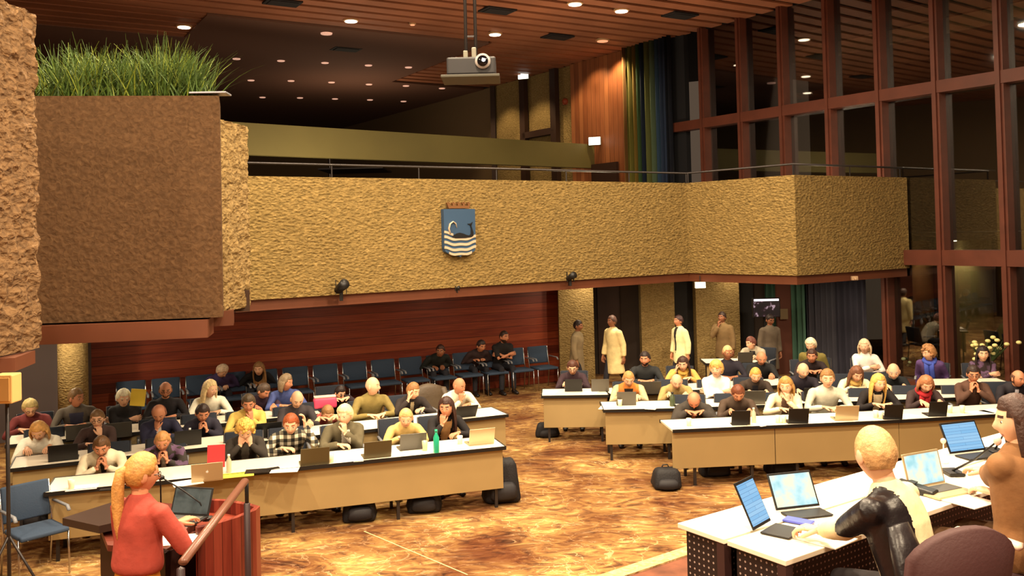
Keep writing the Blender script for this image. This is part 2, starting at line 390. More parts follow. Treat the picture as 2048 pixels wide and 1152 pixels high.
# right wall: upper zone behind the gallery
def rw(bm, px0, px1, z0, z1, inset=0, th_=.15, py=250, mi=0):
    a, c = hit(px0, py, WA, WB), hit(px1, py, WA, WB)
    return wallseg(bm, a - wn_out * inset, c - wn_out * inset, z0, z1, th_, 1 if a.y < c.y else -1, mi) if False else slab(bm, [a - wn_out * inset, c - wn_out * inset, c - wn_out * (inset - th_), a - wn_out * (inset - th_)], z0, z1, mi)
struct('wall_right_concrete', rw(NB(), 993, 1150, 2.6, ZC), CONC)
struct('wall_right_dark', slab(NB(), [hit(993, 250, WA, WB), wpt(43), wpt(43) + wn_out * .2, hit(993, 250, WA, WB) + wn_out * .2], 2.6, ZC), BROWNWALL)
p = hit(992, 250, WA, WB); bm = NB(); box(bm, (p.x - .1, p.y, 5.5), (.16, .2, 5.8)); struct('trim_7', bm, DBROWN)
o = struct('wall_right_wood', rw(NB(), 1148, 1270, 2.6, ZC, .1), UPWOOD)
struct('wall_right_behind_curtain', rw(NB(), 1270, 1372, 2.6, ZC), mat('wall_black', (24, 24, 28), .9))
struct('wall_far', slab(NB(), [(-26, 42.5), (wpt(43).x, 42.5), (wpt(43).x, 42.8), (-26, 42.8)], 2.6, ZC), BROWNWALL)
struct('floor_gallery', slab(NB(), [(-11, 20), tr2[0], tr2[1], tr2[2], tr2[3], wpt(19), wpt(43), (-26, 42.5), (-26, 20)], ZB + .26, ZB + .5), mat('gallery_floor', (48, 36, 28), .9))
struct('wall_far_left', slab(NB(), [(-14.2, -8), (-14, -8), (-14, 26), (-14.2, 26)], 0, ZC), BROWNWALL)
struct('wall_behind_camera', slab(NB(), [(-14, -8.2), (25, -8.2), (25, -8), (-14, -8)], 0, ZC), mat('wall_beige', (120, 96, 66), .8))
# window opening frame in the concrete wall
a, c = hit(1053, 200, WA, WB), hit(1115, 200, WA, WB); fr = thing('wall_opening_frame', 'dark brown frame standing around the opening in the upper concrete wall', 'frame', (0, 0, 0))
zb, zt = hit(1056, 272, WA, WB).z, hit(1056, 138, WA, WB).z
for q_, nm in ((a, 'post'), (c, 'post')):
    bm = NB(); pz = q_ - wn_out * .12; box(bm, (pz.x, pz.y, (3.4 + zt) / 2), (.16, .28, zt - 3.4), math.atan2(wd.y, wd.x) - math.pi / 2); link(nm, bm, DBROWN, fr)
bm = NB(); mid = (a + c) / 2 - wn_out * .1; box(bm, (mid.x, mid.y, zb), ((a - c).length, .2, .2), math.atan2(wd.y, wd.x)); link('sill', bm, DBROWN, fr)
# olive parapet of the upper level
u0, u1 = Q(488, 290, 19.6), Q(1190, 305, 26.5)
struct('wall_parapet', wallseg(NB(), u0 + (u0 - u1) * .12, u1, 5.16, 5.86, .2), OLIVE)
# metal rail on the gallery
rl = off(gp, .15)
rl = [V((p.x, p.y, ZT + .21)) for p in rl]; rl.append(Q(1990, 330, 19.2)); rl[-1].z = ZT + .15
railing = thing('gallery_railing', 'thin dark metal rail running along the top of the stone gallery', 'railing')
bm = NB(); loft(bm, rl, [.02] * len(rl), (0, 0, 1), 8); link('handrail', bm, DKMETAL, railing, True)
for i in range(3):
    L_ = (rl[i + 1] - rl[i]).length; nn = max(1, int(L_ / 1.4))
    for k in range(nn + 1):
        p = rl[i].lerp(rl[i + 1], (k + .02) / (nn + .02)) if nn else rl[i]
        bm = NB(); loft(bm, [(p.x, p.y, ZT), (p.x, p.y, p.z)], [.012, .012], (1, 0, 0), 6); link('post', bm, DKMETAL, railing)

# window wall: mullions, transoms, panes
dY = .05 * C0; y0 = hit(1412, 200, WA, WB).y; k = 0; mull = []
rzw = math.atan2(wd.y, wd.x)
for k in range(0, 11):
    mull.append(y0 - dY * k)
for k, y in enumerate(mull):
    p = wpt(y); bm = NB(); box(bm, (p.x, p.y, ZC / 2 + (0 if True else 0)), (.16, .34, ZC), rzw)
    box(bm, (p.x - wn_out.x * .16, p.y - wn_out.y * .16, ZC / 2), (.07, .12, ZC), rzw)
    struct('trim_%d' % (20 + k), bm, REDW)
for k in range(len(mull) - 1):
    a, c = wpt(mull[k]), wpt(mull[k + 1]); mid = (a + c) / 2 + wn_out * .06; bm = NB(); box(bm, (mid.x, mid.y, ZC / 2), ((a - c).length - .12, .012, ZC), rzw)
    struct('window_%d' % (k + 1), bm, GLASS)
a, c = hit(1364, 250, WA, WB), wpt(mull[-1])
for i, (z, h_) in enumerate(((5.98, .24), (2.62, .3), (.06, .12))):
    mid = (a + c) / 2 - wn_out * .06; bm = NB(); box(bm, (mid.x, mid.y, z), ((a - c).length, .26, h_), rzw); struct('trim_%d' % (40 + i), bm, REDW)
# covered walk outside the glass: back wall, beige pier, night planting
o1, o2 = wpt(20.5) + wn_out * 3.2, wpt(9) + wn_out * 3.2
struct('wall_outside', wallseg(NB(), o1, o2, 0, 3.0, .2, 1), mat('outside_wall', (60, 46, 40), .9))
struct('ceiling_outside', slab(NB(), [wpt(20.5) + wn_out * .3, wpt(9) + wn_out * .3, o2, o1], 2.95, 3.1), mat('outside_soffit', (46, 38, 30), .9))
struct('wall_outside_upper', wallseg(NB(), wpt(26) + wn_out * 9, wpt(5) + wn_out * 9, 2.9, 13, .2, 1), mat('outside_dark', (58, 48, 42), .9))
for (px, lab, cc) in ((1848, 'rust brown outdoor pier seen through the glass', (150, 104, 56)), (1945, 'lit beige outdoor pier seen through the glass', (168, 152, 100))):
    p = hit(px, 640, (o1 - wn_out * .9), (o2 - wn_out * .9)); bm = NB(); wdt = .22 if px < 1900 else .42
    lathe(bm, [(wdt, 0), (wdt, 1.4), (wdt, 2.95)], (p.x, p.y, 0), 20); o = link('outdoor_pier', bm, mat('pier_%d' % px, cc, .8), None, True); tag(o, lab, 'column')
    lp = V((p.x, p.y, 2.9)) - wn_out * .62
    spot(lp, (p.x, p.y, .8), 40 if px > 1900 else 22, 75, (1, .85, .55))
    bm = NB(); lathe(bm, [(.05, 0), (.06, .05)], (lp.x, lp.y, 2.9), 12); tag(link('outdoor_downlight', bm, mat('lamp_glow_small', (255, 240, 200), emit=6)), 'small downlight above the ' + lab.replace(' seen through the glass', ''), 'lamp')

# pale band made up for the ceiling edge reflected in the upper panes
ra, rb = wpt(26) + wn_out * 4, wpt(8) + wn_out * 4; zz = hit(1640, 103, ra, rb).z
struct('trim_60', slab(NB(), [ra, rb, rb + wn_out * .3, ra + wn_out * .3], zz - .16, zz + .16), mat('reflected_edge_pale', (150, 130, 96), .8))  # no real trim: stands in for the reflected ceiling edge
struct('wall_outside_above', slab(NB(), [ra, rb, rb + wn_out * 5, ra + wn_out * 5], zz + .2, zz + 3.2), mat('outside_above', (104, 92, 74), .9))
# upper right wall: warm lamp on the wood, other spots added to brighten it
for px, off_, pw in ((1252, .55, 130), (1205, .8, 50), (1175, 1.3, 60), (1085, 1.6, 110), (1020, 1.4, 90)):
    q = hit(px, 200, WA, WB); q = V((q.x, q.y, 0)) - wn_out * off_; spot((q.x, q.y, ZC - .1), (q.x + wn_out.x * off_ * .9, q.y + wn_out.y * off_ * .9, 5.0), pw * 1.8, 118 if px > 1200 else 84, (1, .72, .38))

area(wpt(17) + wn_out * 1.0 + V((0, 0, 4.2)), 1.5, 70, (1, .85, .6), rot=(R(100), 0, math.atan2(wn_out.y, wn_out.x) - R(90)))  # lamp added outside to brighten the pale band
# ================================================================== PEOPLE
CLOTH = {}
def cloth(rgb, kind='plain'):
    k = ('cloth', rgb, kind)
    if k in CLOTH: return CLOTH[k]
    nm = 'cloth_%d_%d_%d_%s' % (*rgb, kind)
    if kind == 'plain':
        m = mat(nm, rgb, .85, var=.14, vscale=9, bump=.35, bscale=22)
    else:
        m, n, b, tc, nd, L = graph(nm); sx = nd('ShaderNodeSeparateXYZ'); L(tc.outputs['Object'], sx.inputs[0])
        if kind == 'plaid':
            outs = []
            for ax in 'XZ':
                d = nd('ShaderNodeMath', operation='MULTIPLY'); d.inputs[1].default_value = 11.5; L(sx.outputs[ax], d.inputs[0])
                f = nd('ShaderNodeMath', operation='FRACT'); L(d.outputs[0], f.inputs[0])
                g = nd('ShaderNodeMath', operation='GREATER_THAN'); g.inputs[1].default_value = .5; L(f.outputs[0], g.inputs[0]); outs.append(g)
            a = nd('ShaderNodeMath', operation='ADD'); L(outs[0].outputs[0], a.inputs[0]); L(outs[1].outputs[0], a.inputs[1])
            h = nd('ShaderNodeMath', operation='DIVIDE'); h.inputs[1].default_value = 2; L(a.outputs[0], h.inputs[0])
            r = ramp(nd, [(.0, (232, 226, 204)), (.25, (232, 226, 204)), (.45, (120, 114, 96)), (.9, (26, 26, 26))]); L(h.outputs[0], r.inputs['Fac'])
        else:
            v = nd('ShaderNodeTexVoronoi'); v.inputs['Scale'].default_value = 16; L(tc.outputs['Object'], v.inputs['Vector'])
            sc_ = nd('ShaderNodeSeparateColor'); L(v.outputs['Color'], sc_.inputs[0])
            alt = {'floral': (196, 90, 90), 'check': (210, 200, 180), 'pattern': (96, 70, 100)}[kind]
            r = ramp(nd, [(.45, rgb), (.6, alt)]); L(sc_.outputs[0], r.inputs['Fac'])
        L(r.outputs['Color'], b.inputs['Base Color']); b.inputs['Roughness'].default_value = .85
    CLOTH[k] = m; return m
def hairm(rgb): return mat('hair_%d_%d_%d' % rgb, rgb, .5, var=.25, vscale=30, bump=.5, bscale=70)

def head_point(a, b_):            # a: azimuth (0 = front), b_: elevation
    x = .080 * math.cos(b_) * math.sin(a); y = .096 * math.cos(b_) * math.cos(a); z = .115 * math.sin(b_)
    if z < -.01:
        t = min(1, (-.01 - z) / .1); x *= 1 - .30 * t
        if y > 0: y *= 1 - .06 * t
        else: y *= 1 - .42 * t
    if y > 0:
        y = min(y, .084) if abs(x) > .03 else y * .96
        ax = abs(x)
        y -= .010 * math.exp(-((ax - .031) / .014) ** 2 - ((z - .008) / .014) ** 2)
        y += .005 * math.exp(-((ax - .028) / .024) ** 2 - ((z - .032) / .010) ** 2)
        y += .024 * math.exp(-(ax / .011) ** 2) * (math.exp(-((z + .020) / .018) ** 2) + .4 * math.exp(-((z - .004) / .018) ** 2)) 
        y += .006 * math.exp(-(ax / .022) ** 2 - ((z + .058) / .010) ** 2)
        y += .007 * math.exp(-(ax / .022) ** 2 - ((z + .092) / .016) ** 2)
        y += .004 * math.exp(-((ax - .045) / .018) ** 2 - ((z + .02) / .022) ** 2)
    return V((x, y, z))
NU, NVv = 36, 26
def add_head(bm, M, beard=0, brow=True):
    n0 = len(bm.faces); g = []
    for j in range(1, NVv):
        b_ = -math.pi / 2 + math.pi * j / NVv
        g.append([bm.verts.new(M @ head_point(2 * math.pi * i / NU, b_)) for i in range(NU)])
    tp, bt = bm.verts.new(M @ head_point(0, math.pi / 2)), bm.verts.new(M @ head_point(0, -math.pi / 2))
    for j in range(len(g)):
        for i in range(NU):
            i2 = (i + 1) % NU
            if j < len(g) - 1: f = bm.faces.new((g[j][i], g[j][i2], g[j + 1][i2], g[j + 1][i]))
            a = 2 * math.pi * (i + .5) / NU; b_ = -math.pi / 2 + math.pi * (j + 1.5) / NVv
            if j < len(g) - 1:
                p = head_point(a, b_); mi = 0
                if p.y > .04 and abs(p.x) < .024 and -.068 < p.z < -.05: mi = 1
                elif p.y > .04 and .012 < abs(p.x) < .05 and .025 < p.z < .040 and brow: mi = 4
                elif beard and p.z < -.038 and p.y > -.01 and not (p.y > .04 and abs(p.x) < .022 and p.z > -.068): mi = 4
                f.material_index = mi
    for i in range(NU):
        bm.faces.new((tp, g[-1][i], g[-1][(i + 1) % NU])); bm.faces.new((bt, g[0][(i + 1) % NU], g[0][i]))
    for s in (-1, 1):
        ellip(bm, (s * .081, -.006, -.008), (.010, .022, .034), M, 8, 6, 0)
        ellip(bm, (s * .031, .0745, .008), (.013, .008, .008), M, 8, 6, 2)
        ellip(bm, (s * .031, .0795, .007), (.0065, .005, .0065), M, 8, 6, 3)
def add_hand(bm, wrist, d, nrm, side, curl=.5, sc_=1.0):
    d = V(d).normalized(); nrm = V(nrm); nrm = (nrm - d * nrm.dot(d)).normalized(); x = d.cross(nrm) * side   # x: towards the thumb side
    W = V(wrist)
    loft(bm, [W - d * .03, W, W + d * .035 * sc_, W + d * .075 * sc_, W + d * .092 * sc_], [(.024, .02), (.027, .018), (.038, .016), (.042, .014), (.038, .011)], x, 10, 0)
    for k, (o, ln) in enumerate(((.030, .070), (.0105, .080), (-.0105, .074), (-.030, .058))):
        p = W + d * .088 * sc_ + x * o * sc_; pts = [p - d * .012]; dd = d + x * (o * 1.5); dd.normalize(); ang = 0
        pts.append(p)
        for s, fr in enumerate((.45, .32, .23)):
            ang += curl * (.55 + .35 * s + .06 * k)
            v = dd * math.cos(ang) + nrm * math.sin(ang); p = p + v * ln * fr * sc_; pts.append(p)
        loft(bm, pts, [.0095 * sc_, .0095 * sc_, .009 * sc_, .0082 * sc_, .007 * sc_], x, 7, 0, .9)
    p = W + d * .022 * sc_ + x * .026 * sc_; v1 = (d * .75 + x * .62 + nrm * .3).normalized(); v2 = (d * .95 + x * .12 + nrm * (.25 + curl * .5)).normalized()
    loft(bm, [p - v1 * .012, p + v1 * .03, p + v1 * .034 + v2 * .026, p + v1 * .034 + v2 * .048], [.014, .0125, .011, .008], nrm, 7, 0, .9)
def ik(S, T, l1, l2, hint):
    d = T - S; D = d.length
    if D > (l1 + l2) * .99: T = S + d * ((l1 + l2) * .99 / D); d = T - S; D = d.length
    if D < abs(l1 - l2) + .06: T = S + d.normalized() * (abs(l1 - l2) + .06); d = T - S; D = d.length
    a = (l1 * l1 - l2 * l2 + D * D) / (2 * D); h = math.sqrt(max(0, l1 * l1 - a * a)); dn = d / D
    hh = V(hint); hh = hh - dn * hh.dot(dn); hh.normalize()
    return S + dn * a + hh * h, T

PENDING = []
def person(label, head, face, pose='type', shirt=(60, 60, 60), kind='plain', inner=None, trousers=(36, 36, 44), skin='b', hair='short', hc=(60, 44, 34),
           yaw=0, pitch=0, beard=0, glasses=0, female=0, stand=0, z0=0, scarf=None, size=1.0, curl=.6, lean=None, short=0, seatz=.47, turn=0, innerw=.055, coat=0, group=None, fz=None, fine=0, vest=None, walk=0, extra=None):
    """head: world position of the head's centre; face: heading of the body (x, y)."""
    k = size
    f = V((face[0], face[1])).normalized(); rz = math.atan2(-f.x, f.y)
    pz = (.93 * k if stand else seatz + .09)
    def chain(th_):
        ut = V((0, math.sin(th_), math.cos(th_))); nd_ = (ut + V((0, .12, .25))).normalized()
        return ut, nd_, V((0, 0, pz)) + ut * .50 * k + nd_ * .142 * k
    tz = head.z - z0
    if lean is None:
        lo, hi = 0.0, R(62)
        for _ in range(30):
            mid = (lo + hi) / 2
            if chain(mid)[2].z > tz: lo = mid
            else: hi = mid
        th_ = (lo + hi) / 2
    else: th_ = lean
    if stand and lean is None: 
        th_ = R(3); pz += tz - chain(th_)[2].z
    ut, nd_, hc_ = chain(th_)
    if not stand: pz += max(-.06, min(.10, tz - hc_.z)); ut, nd_, hc_ = chain(th_)
    hh = V((-math.sin(rz), math.cos(rz)))
    root = V((head.x - hh.x * hc_.y, head.y - hh.y * hc_.y, z0))
    t = thing('person', label, 'person', root, rz, group)
    pel = V((0, 0, pz)); w_ = .90 if female else 1.0; shw = .178 * w_ * k
    back = V((0, -math.cos(th_), math.sin(th_)))
    nb = pel + ut * .50 * k; sh = {s: pel + ut * .44 * k + V((s * shw, 0, 0)) for s in (-1, 1)}
    fwd = V((0, 1, 0)); H0 = hc_
    hy = R(yaw); MH = Matrix.Translation(H0) @ Matrix.Rotation(hy, 4, 'Z') @ Matrix.Rotation(-R(pitch) - th_ * .12, 4, 'X') @ Matrix.Scale(k * 1.05, 4)
    hf = (MH.to_3x3() @ V((0, 1, 0))).normalized(); hs = (MH.to_3x3() @ V((1, 0, 0))).normalized(); hu = (MH.to_3x3() @ V((0, 0, 1))).normalized()
    tzb = .755 + z0 * 0
    # hand targets: wrist position, pointing direction, palm normal, curl
    def arm(kindp, s):
        if kindp == 'type': return (V((s * .12, min(H0.y + .26, .62), tzb + .05)), V((-s * .25, 1, -.15)), V((0, 0, -1)), .35, V((s * .8, -.4, -1)))
        if kindp == 'rest': return (V((s * .10, min(H0.y + .20, .55), tzb + .04)), V((-s * .9, .6, 0)), V((0, 0, -1)), .5, V((s, -.2, -.8)))
        if kindp == 'clasp': return (H0 + hf * .125 - hu * .19 + hs * s * .045, V((-s * .12, 0, 1)) + hf * -.1, V((-s, -.2, 0)), .95, V((s * .9, .3, -1)))
        if kindp == 'chin': return (H0 + hf * .115 - hu * .175 + hs * s * .035, V((-s * .1, 0, 1)), V((-s * .6, -.8, 0)), 1.0, V((s * .5, .3, -1)))
        if kindp == 'mouth': return (H0 + hf * .125 - hu * .15 + hs * s * .05, V((-s * .5, 0, 1)), V((-s * .5, -1, 0)), .7, V((s * .5, .3, -1)))
        if kindp == 'face': return (H0 + hf * .115 - hu * .11 + hs * s * .055, V((-s * .25, 0, 1)), -hf, .2, V((s * .9, .3, -1)))
        if kindp == 'temple': return (H0 + hs * s * .12 + hf * .05 - hu * .10, V((-s * .2, 0, 1)), V((-s, 0, 0)), .5, V((s, .5, -1)))
        if kindp == 'raise': return (H0 + hs * s * .17 + hf * .06 + hu * .02, V((-s * .1, .1, 1)), V((-s, .2, 0)), .6, V((s * .6, .6, -1)))
        if kindp == 'cross': return (pel + ut * .26 * k + V((-s * .10, .17 + (s > 0) * .05, 0)), V((-s, .1, .1)), V((0, -1, 0)), .5, V((s, .2, -.6)))
        if kindp == 'lap': return (V((s * .09, .30, pz + .10)), V((-s * .3, 1, -.2)), V((0, 0, -1)), .5, V((s, -.4, -.6)))
        if kindp == 'side': return (V((s * (shw + .07), .03 + walk * s * .10, pz - .10)), V((0, .15, -1)), V((-s, 0, 0)), .5, V((s * .4, -1, 0)))
        if kindp == 'front': return (pel + V((s * .10, .30, .16)), V((-s * .5, 1, .2)), V((0, 0, -1)), .5, V((s, -.5, -.6)))
        return arm('type', s)
    pz_ = {-1: pose, 1: pose} if isinstance(pose, str) else {-1: pose[0], 1: pose[1]}
    EL = {}
    for s in (-1, 1):
        a = fz(s, H0, pel, t) if fz and fz(s, H0, pel, t) else arm(pz_[s], s)
        e, wr = ik(sh[s], V(a[0]), .285 * k, .255 * k, a[4]); EL[s] = (e, wr, a)
    hip = {s: pel + V((s * .092 * k, 0, -.02)) for s in (-1, 1)}
    if stand:
        leg = {}
        for s in (-1, 1):
            sw = walk * s * .16; kn = V((s * .10, sw * .8 + .03, pz * .52)); an = V((s * .10, sw * 1.5 - (abs(walk) * .12 if sw < 0 else 0), .09 + (.05 if sw < 0 and walk else 0))); leg[s] = (kn, an)
    else: leg = {s: (V((s * .13, .42 * k, pz - .03)), V((s * .14, .40 * k + .02, .09))) for s in (-1, 1)}
    # ---- body
    bm = NB()
    def torso(bm, g, z1=.50, fem=female):
        rr = ([(-.11, .172, .130), (-.06, .176, .134), (0, .172, .126)] if stand and g > 0 else [(-.09, .150, .105), (0, .165, .118)]) + [ (.12, .148 if not fem else .135, .108), (.24, .160 if not fem else .148, .118), (.34, .172 * w_, .122), (.42, .172 * w_, .105), (.465, .135 * w_, .088), (.492, .078, .070), (z1, .060, .058)]
        if stand and fine and g > 0: rr = [(.07, .158, .120), (.10, .166, .128)] + [q for q in rr if q[0] > .2]
        loft(bm, [pel + ut * (z * k) for z, _, _ in rr], [((a + g) * k, (b + g) * k) for _, a, b in rr], (1, 0, 0), 18, 0)
    torso(bm, -.012)
    loft(bm, [nb - ut * .04, nb + nd_ * .02, H0 - nd_ * .08 * k, H0 - nd_ * .03], [.06, .052, .050, .05], (1, 0, 0), 12)
    for s in (-1, 1):
        e, wr, a = EL[s]
        ellip(bm, sh[s] + V((-s * .02, 0, -.012)), (.038, .038, .038), None, 12, 8); loft(bm, [sh[s] + V((-s * .01, 0, -.01)), sh[s].lerp(e, .5), e, e.lerp(wr, .4), wr], [.036, .036, .033, .034, .024], (1, 0, 0), 10)
        kn, an = leg[s]; loft(bm, [hip[s], hip[s].lerp(kn, .5), kn, kn.lerp(an, .4), an], [.078, .068, .052, .05, .034], (1, 0, 0), 10)
    body = tmpobj(bm, .015 if not fine else .010)
    # ---- top
    bm = NB(); torso(bm, .008 + (.012 if coat else 0), .518)
    sl = .55 if short else 1
    if vest is None or True:
        for s in (-1, 1):
            e, wr, a = EL[s]; g = .009 + (.012 if coat else 0)
            ellip(bm, sh[s] + V((-s * .012, 0, -.006)), (.055 + g * .45, .051 + g * .45, .051 + g * .45), None, 14, 10)
            if short: pts, rd = [sh[s], sh[s].lerp(e, .5), sh[s].lerp(e, .8)], [.056 + g, .052 + g, .052 + g]
            else: pts, rd = [sh[s], sh[s].lerp(e, .5), e, e.lerp(wr, .5), wr - (wr - e).normalized() * .02], [.053 + g, .051 + g, .046 + g, .040 + g, .031 + g]
            loft(bm, [V(p) for p in pts], rd, (1, 0, 0), 12, 0, .35)
    if coat:
        if stand:
            loft(bm, [pel + V((0, 0, .12)), pel + V((0, 0, -.15)), pel + V((0, -.02, -.42 if coat == 1 else -.2))], [(.165, .13), (.19, .15), (.22, .18)], (1, 0, 0), 18, 0, .1)
    top = tmpobj(bm, .018 if not fine else .012)
    # ---- trousers
    bm = NB()
    if stand and fine: loft(bm, [pel + ut * .15, pel + ut * .08, pel], [(.128 * k, .098 * k), (.142 * k, .110 * k), (.150 * k, .12 * k)], (1, 0, 0), 16)
    loft(bm, [pel + ut * .08, pel + ut * .02, pel - ut * .07], [(.146 * k, .104 * k), (.160 * k, .116 * k), (.15 * k, .11 * k)], (1, 0, 0), 16)
    for s in (-1, 1):
        kn, an = leg[s]; loft(bm, [hip[s], hip[s].lerp(kn, .5), kn, kn.lerp(an, .5), an + V((0, 0, .0))], [.092, .082, .066, .06, .052], (1, 0, 0), 12, 0, .3)
    tro = tmpobj(bm, .02)
    PENDING.append(dict(t=t, body=body, top=top, tro=tro, MH=MH, EL=EL, skin=SKIN[skin], beard=beard, hc=hc, hair=hair, glasses=glasses, shirt=cloth(shirt, kind),
                        inner=inner, innerw=innerw, trousers=cloth(trousers), pel=pel.copy(), ut=ut.copy(), back=back, sh=sh, nb=nb.copy(), scarf=scarf, leg=leg, k=k, k2=k, female=female, hf=hf, hu=hu, hs=hs, nd=nd_, H0=H0.copy(), w=w_, vest=vest, extra=extra, split=None))
    return t
def tmpobj(bm, vs):
    me = bpy.data.meshes.new('tmp'); bmesh.ops.recalc_face_normals(bm, faces=bm.faces); bm.to_mesh(me); bm.free()
    o = bpy.data.objects.new('tmp', me); COL.objects.link(o)
    r = o.modifiers.new('r', 'REMESH'); r.mode = 'VOXEL'; r.voxel_size = vs
    s = o.modifiers.new('s', 'SMOOTH'); s.factor = .5; s.iterations = 5 if vs < .0155 else 11
    return o
def hair_mesh(style, MH, d):
    bm = NB(); thick = {'short': .012, 'crop': .005, 'curly': .032, 'long': .019, 'bob': .019, 'pony': .014, 'ring': .008, 'bun': .014, 'cap': .022, 'white': .02}.get(style, .012)
    def hl(p):
        line = .062 if p.y > .03 else (.0 if p.y > -.0 else -.062)
        if p.y > .03: line = .066 - max(0, abs(p.x) - .045) * 1.6
        if style in ('long', 'bob', 'curly', 'cap') and p.y <= .035: line = -.03 if p.y > -.01 else -.075
        if style == 'cap' and p.y > .03: line = .04
        return line + .010 * noise.noise(p * 45 + V((d['k'] * 9, 2, 0)))
    def inside(p):
        if style == 'ring': return p.z < .05 and p.z > -.06 and p.y < .015
        return p.z > hl(p)
    g = {}; fr = V((0, 0, 0))
    NJ = 22; NI = 36
    def outer(a, b_):
        p = head_point(a, b_); q_ = V((p.x / .074 ** 2, max(-9, p.y / .094 ** 2), p.z / .118 ** 2)).normalized()
        nz = noise.noise(p * (34 if style == 'curly' else 60) + V((d['k'] * 7, 0, 0)))
        tp_ = 1.0
        if p.y > -.02 and style not in ('ring',): tp_ = max(.25, min(1, (p.z - hl(p)) / .035))
        return p + q_ * thick * tp_ * (1 + (.45 if style == 'curly' else .30) * nz) + V((0, 0, .003))
    keep = set()
    for j in range(NJ):
        for i in range(NI):
            a = 2 * math.pi * (i + .5) / NI; b_ = -math.pi / 2 + math.pi * (j + .5) / NJ
            if inside(head_point(a, b_)): keep.add((i, j))
    vo, vi = {}, {}
    def gv(dct, i, j, fn):
        i %= NI
        key = (i if 0 < j < NJ else 0, j)
        if key not in dct: dct[key] = bm.verts.new(MH @ fn(2 * math.pi * i / NI, -math.pi / 2 + math.pi * j / NJ))
        return dct[key]
    inn = lambda a, b_: head_point(a, b_) * .96
    for (i, j) in keep:
        for dct, fn in ((vo, outer), (vi, inn)):
            vs = []
            for q_ in ((i, j), (i + 1, j), (i + 1, j + 1), (i, j + 1)):
                v = gv(dct, *q_, fn)
                if v not in vs: vs.append(v)
            if len(vs) > 2:
                try: bm.faces.new(vs if dct is vo else vs[::-1])
                except ValueError: pass
        for (di, dj, q1, q2) in ((-1, 0, (i, j), (i, j + 1)), (1, 0, (i + 1, j), (i + 1, j + 1)), (0, -1, (i, j), (i + 1, j)), (0, 1, (i, j + 1), (i + 1, j + 1))):
            if ((i + di) % NI, j + dj) not in keep and 0 <= j + dj < NJ:
                try: bm.faces.new((gv(vo, *q1, outer), gv(vo, *q2, outer), gv(vi, *q2, inn), gv(vi, *q1, inn)))
                except ValueError: pass
    if style in ('long', 'bob'):
        ln = .30 if style == 'long' else .10
        nx, nz_ = 16, 10; grid = {}
        for side_ in (0, 1):
            for a_ in range(nx + 1):
                ang = R(68) + (R(292) - R(68)) * a_ / nx
                for z_ in range(nz_ + 1):
                    s = z_ / nz_; rx = .084 + .012 * math.sin(s * 3) + .008 * s; ry = .098 - .030 * s
                    tk = (.006 + .016 * min(1, s * 4)) * (1 - .5 * s) * (1 if side_ == 0 else 0)
                    x = (rx + tk) * math.sin(ang); y = (ry + tk) * math.cos(ang) - .004 + .004 * math.sin(a_ * 2.4 + s * 4); z = .045 - s * (ln + .075) 
                    grid[(side_, a_, z_)] = bm.verts.new(MH @ V((x, y, z)))
        for side_ in (0, 1):
            for a_ in range(nx):
                for z_ in range(nz_):
                    bm.faces.new([grid[(side_, *q_)] for q_ in ((a_, z_), (a_ + 1, z_), (a_ + 1, z_ + 1), (a_, z_ + 1))])
        for a_ in range(nx):
            for z_ in (0, nz_): bm.faces.new((grid[(0, a_, z_)], grid[(0, a_ + 1, z_)], grid[(1, a_ + 1, z_)], grid[(1, a_, z_)]))
        for z_ in range(nz_):
            for a_ in (0, nx): bm.faces.new((grid[(0, a_, z_)], grid[(0, a_, z_ + 1)], grid[(1, a_, z_ + 1)], grid[(1, a_, z_)]))
    if style == 'pony':
        pts = [V((0, -.085, .035)), V((0, -.118, .01)), V((.0, -.12, -.08)), V((.01, -.105, -.19)), V((.02, -.085, -.30)), V((.03, -.075, -.37))]
        loft(bm, [MH @ p for p in pts], [.02, .034, .038, .036, .024, .008], (1, 0, 0), 12)
    if style == 'bun': ellip(bm, (0, -.10, .05), (.04, .035, .04), MH, 12, 8)
    if style == 'curly':
        rnd = random.Random(5)
        for i in range(70):
            a = rnd.uniform(0, 6.28); b_ = rnd.uniform(-.35, 1.5); p = head_point(a, b_)
            if inside(p): ellip(bm, p * 1.25, (.02, .02, .018), MH, 7, 5)
    return bm
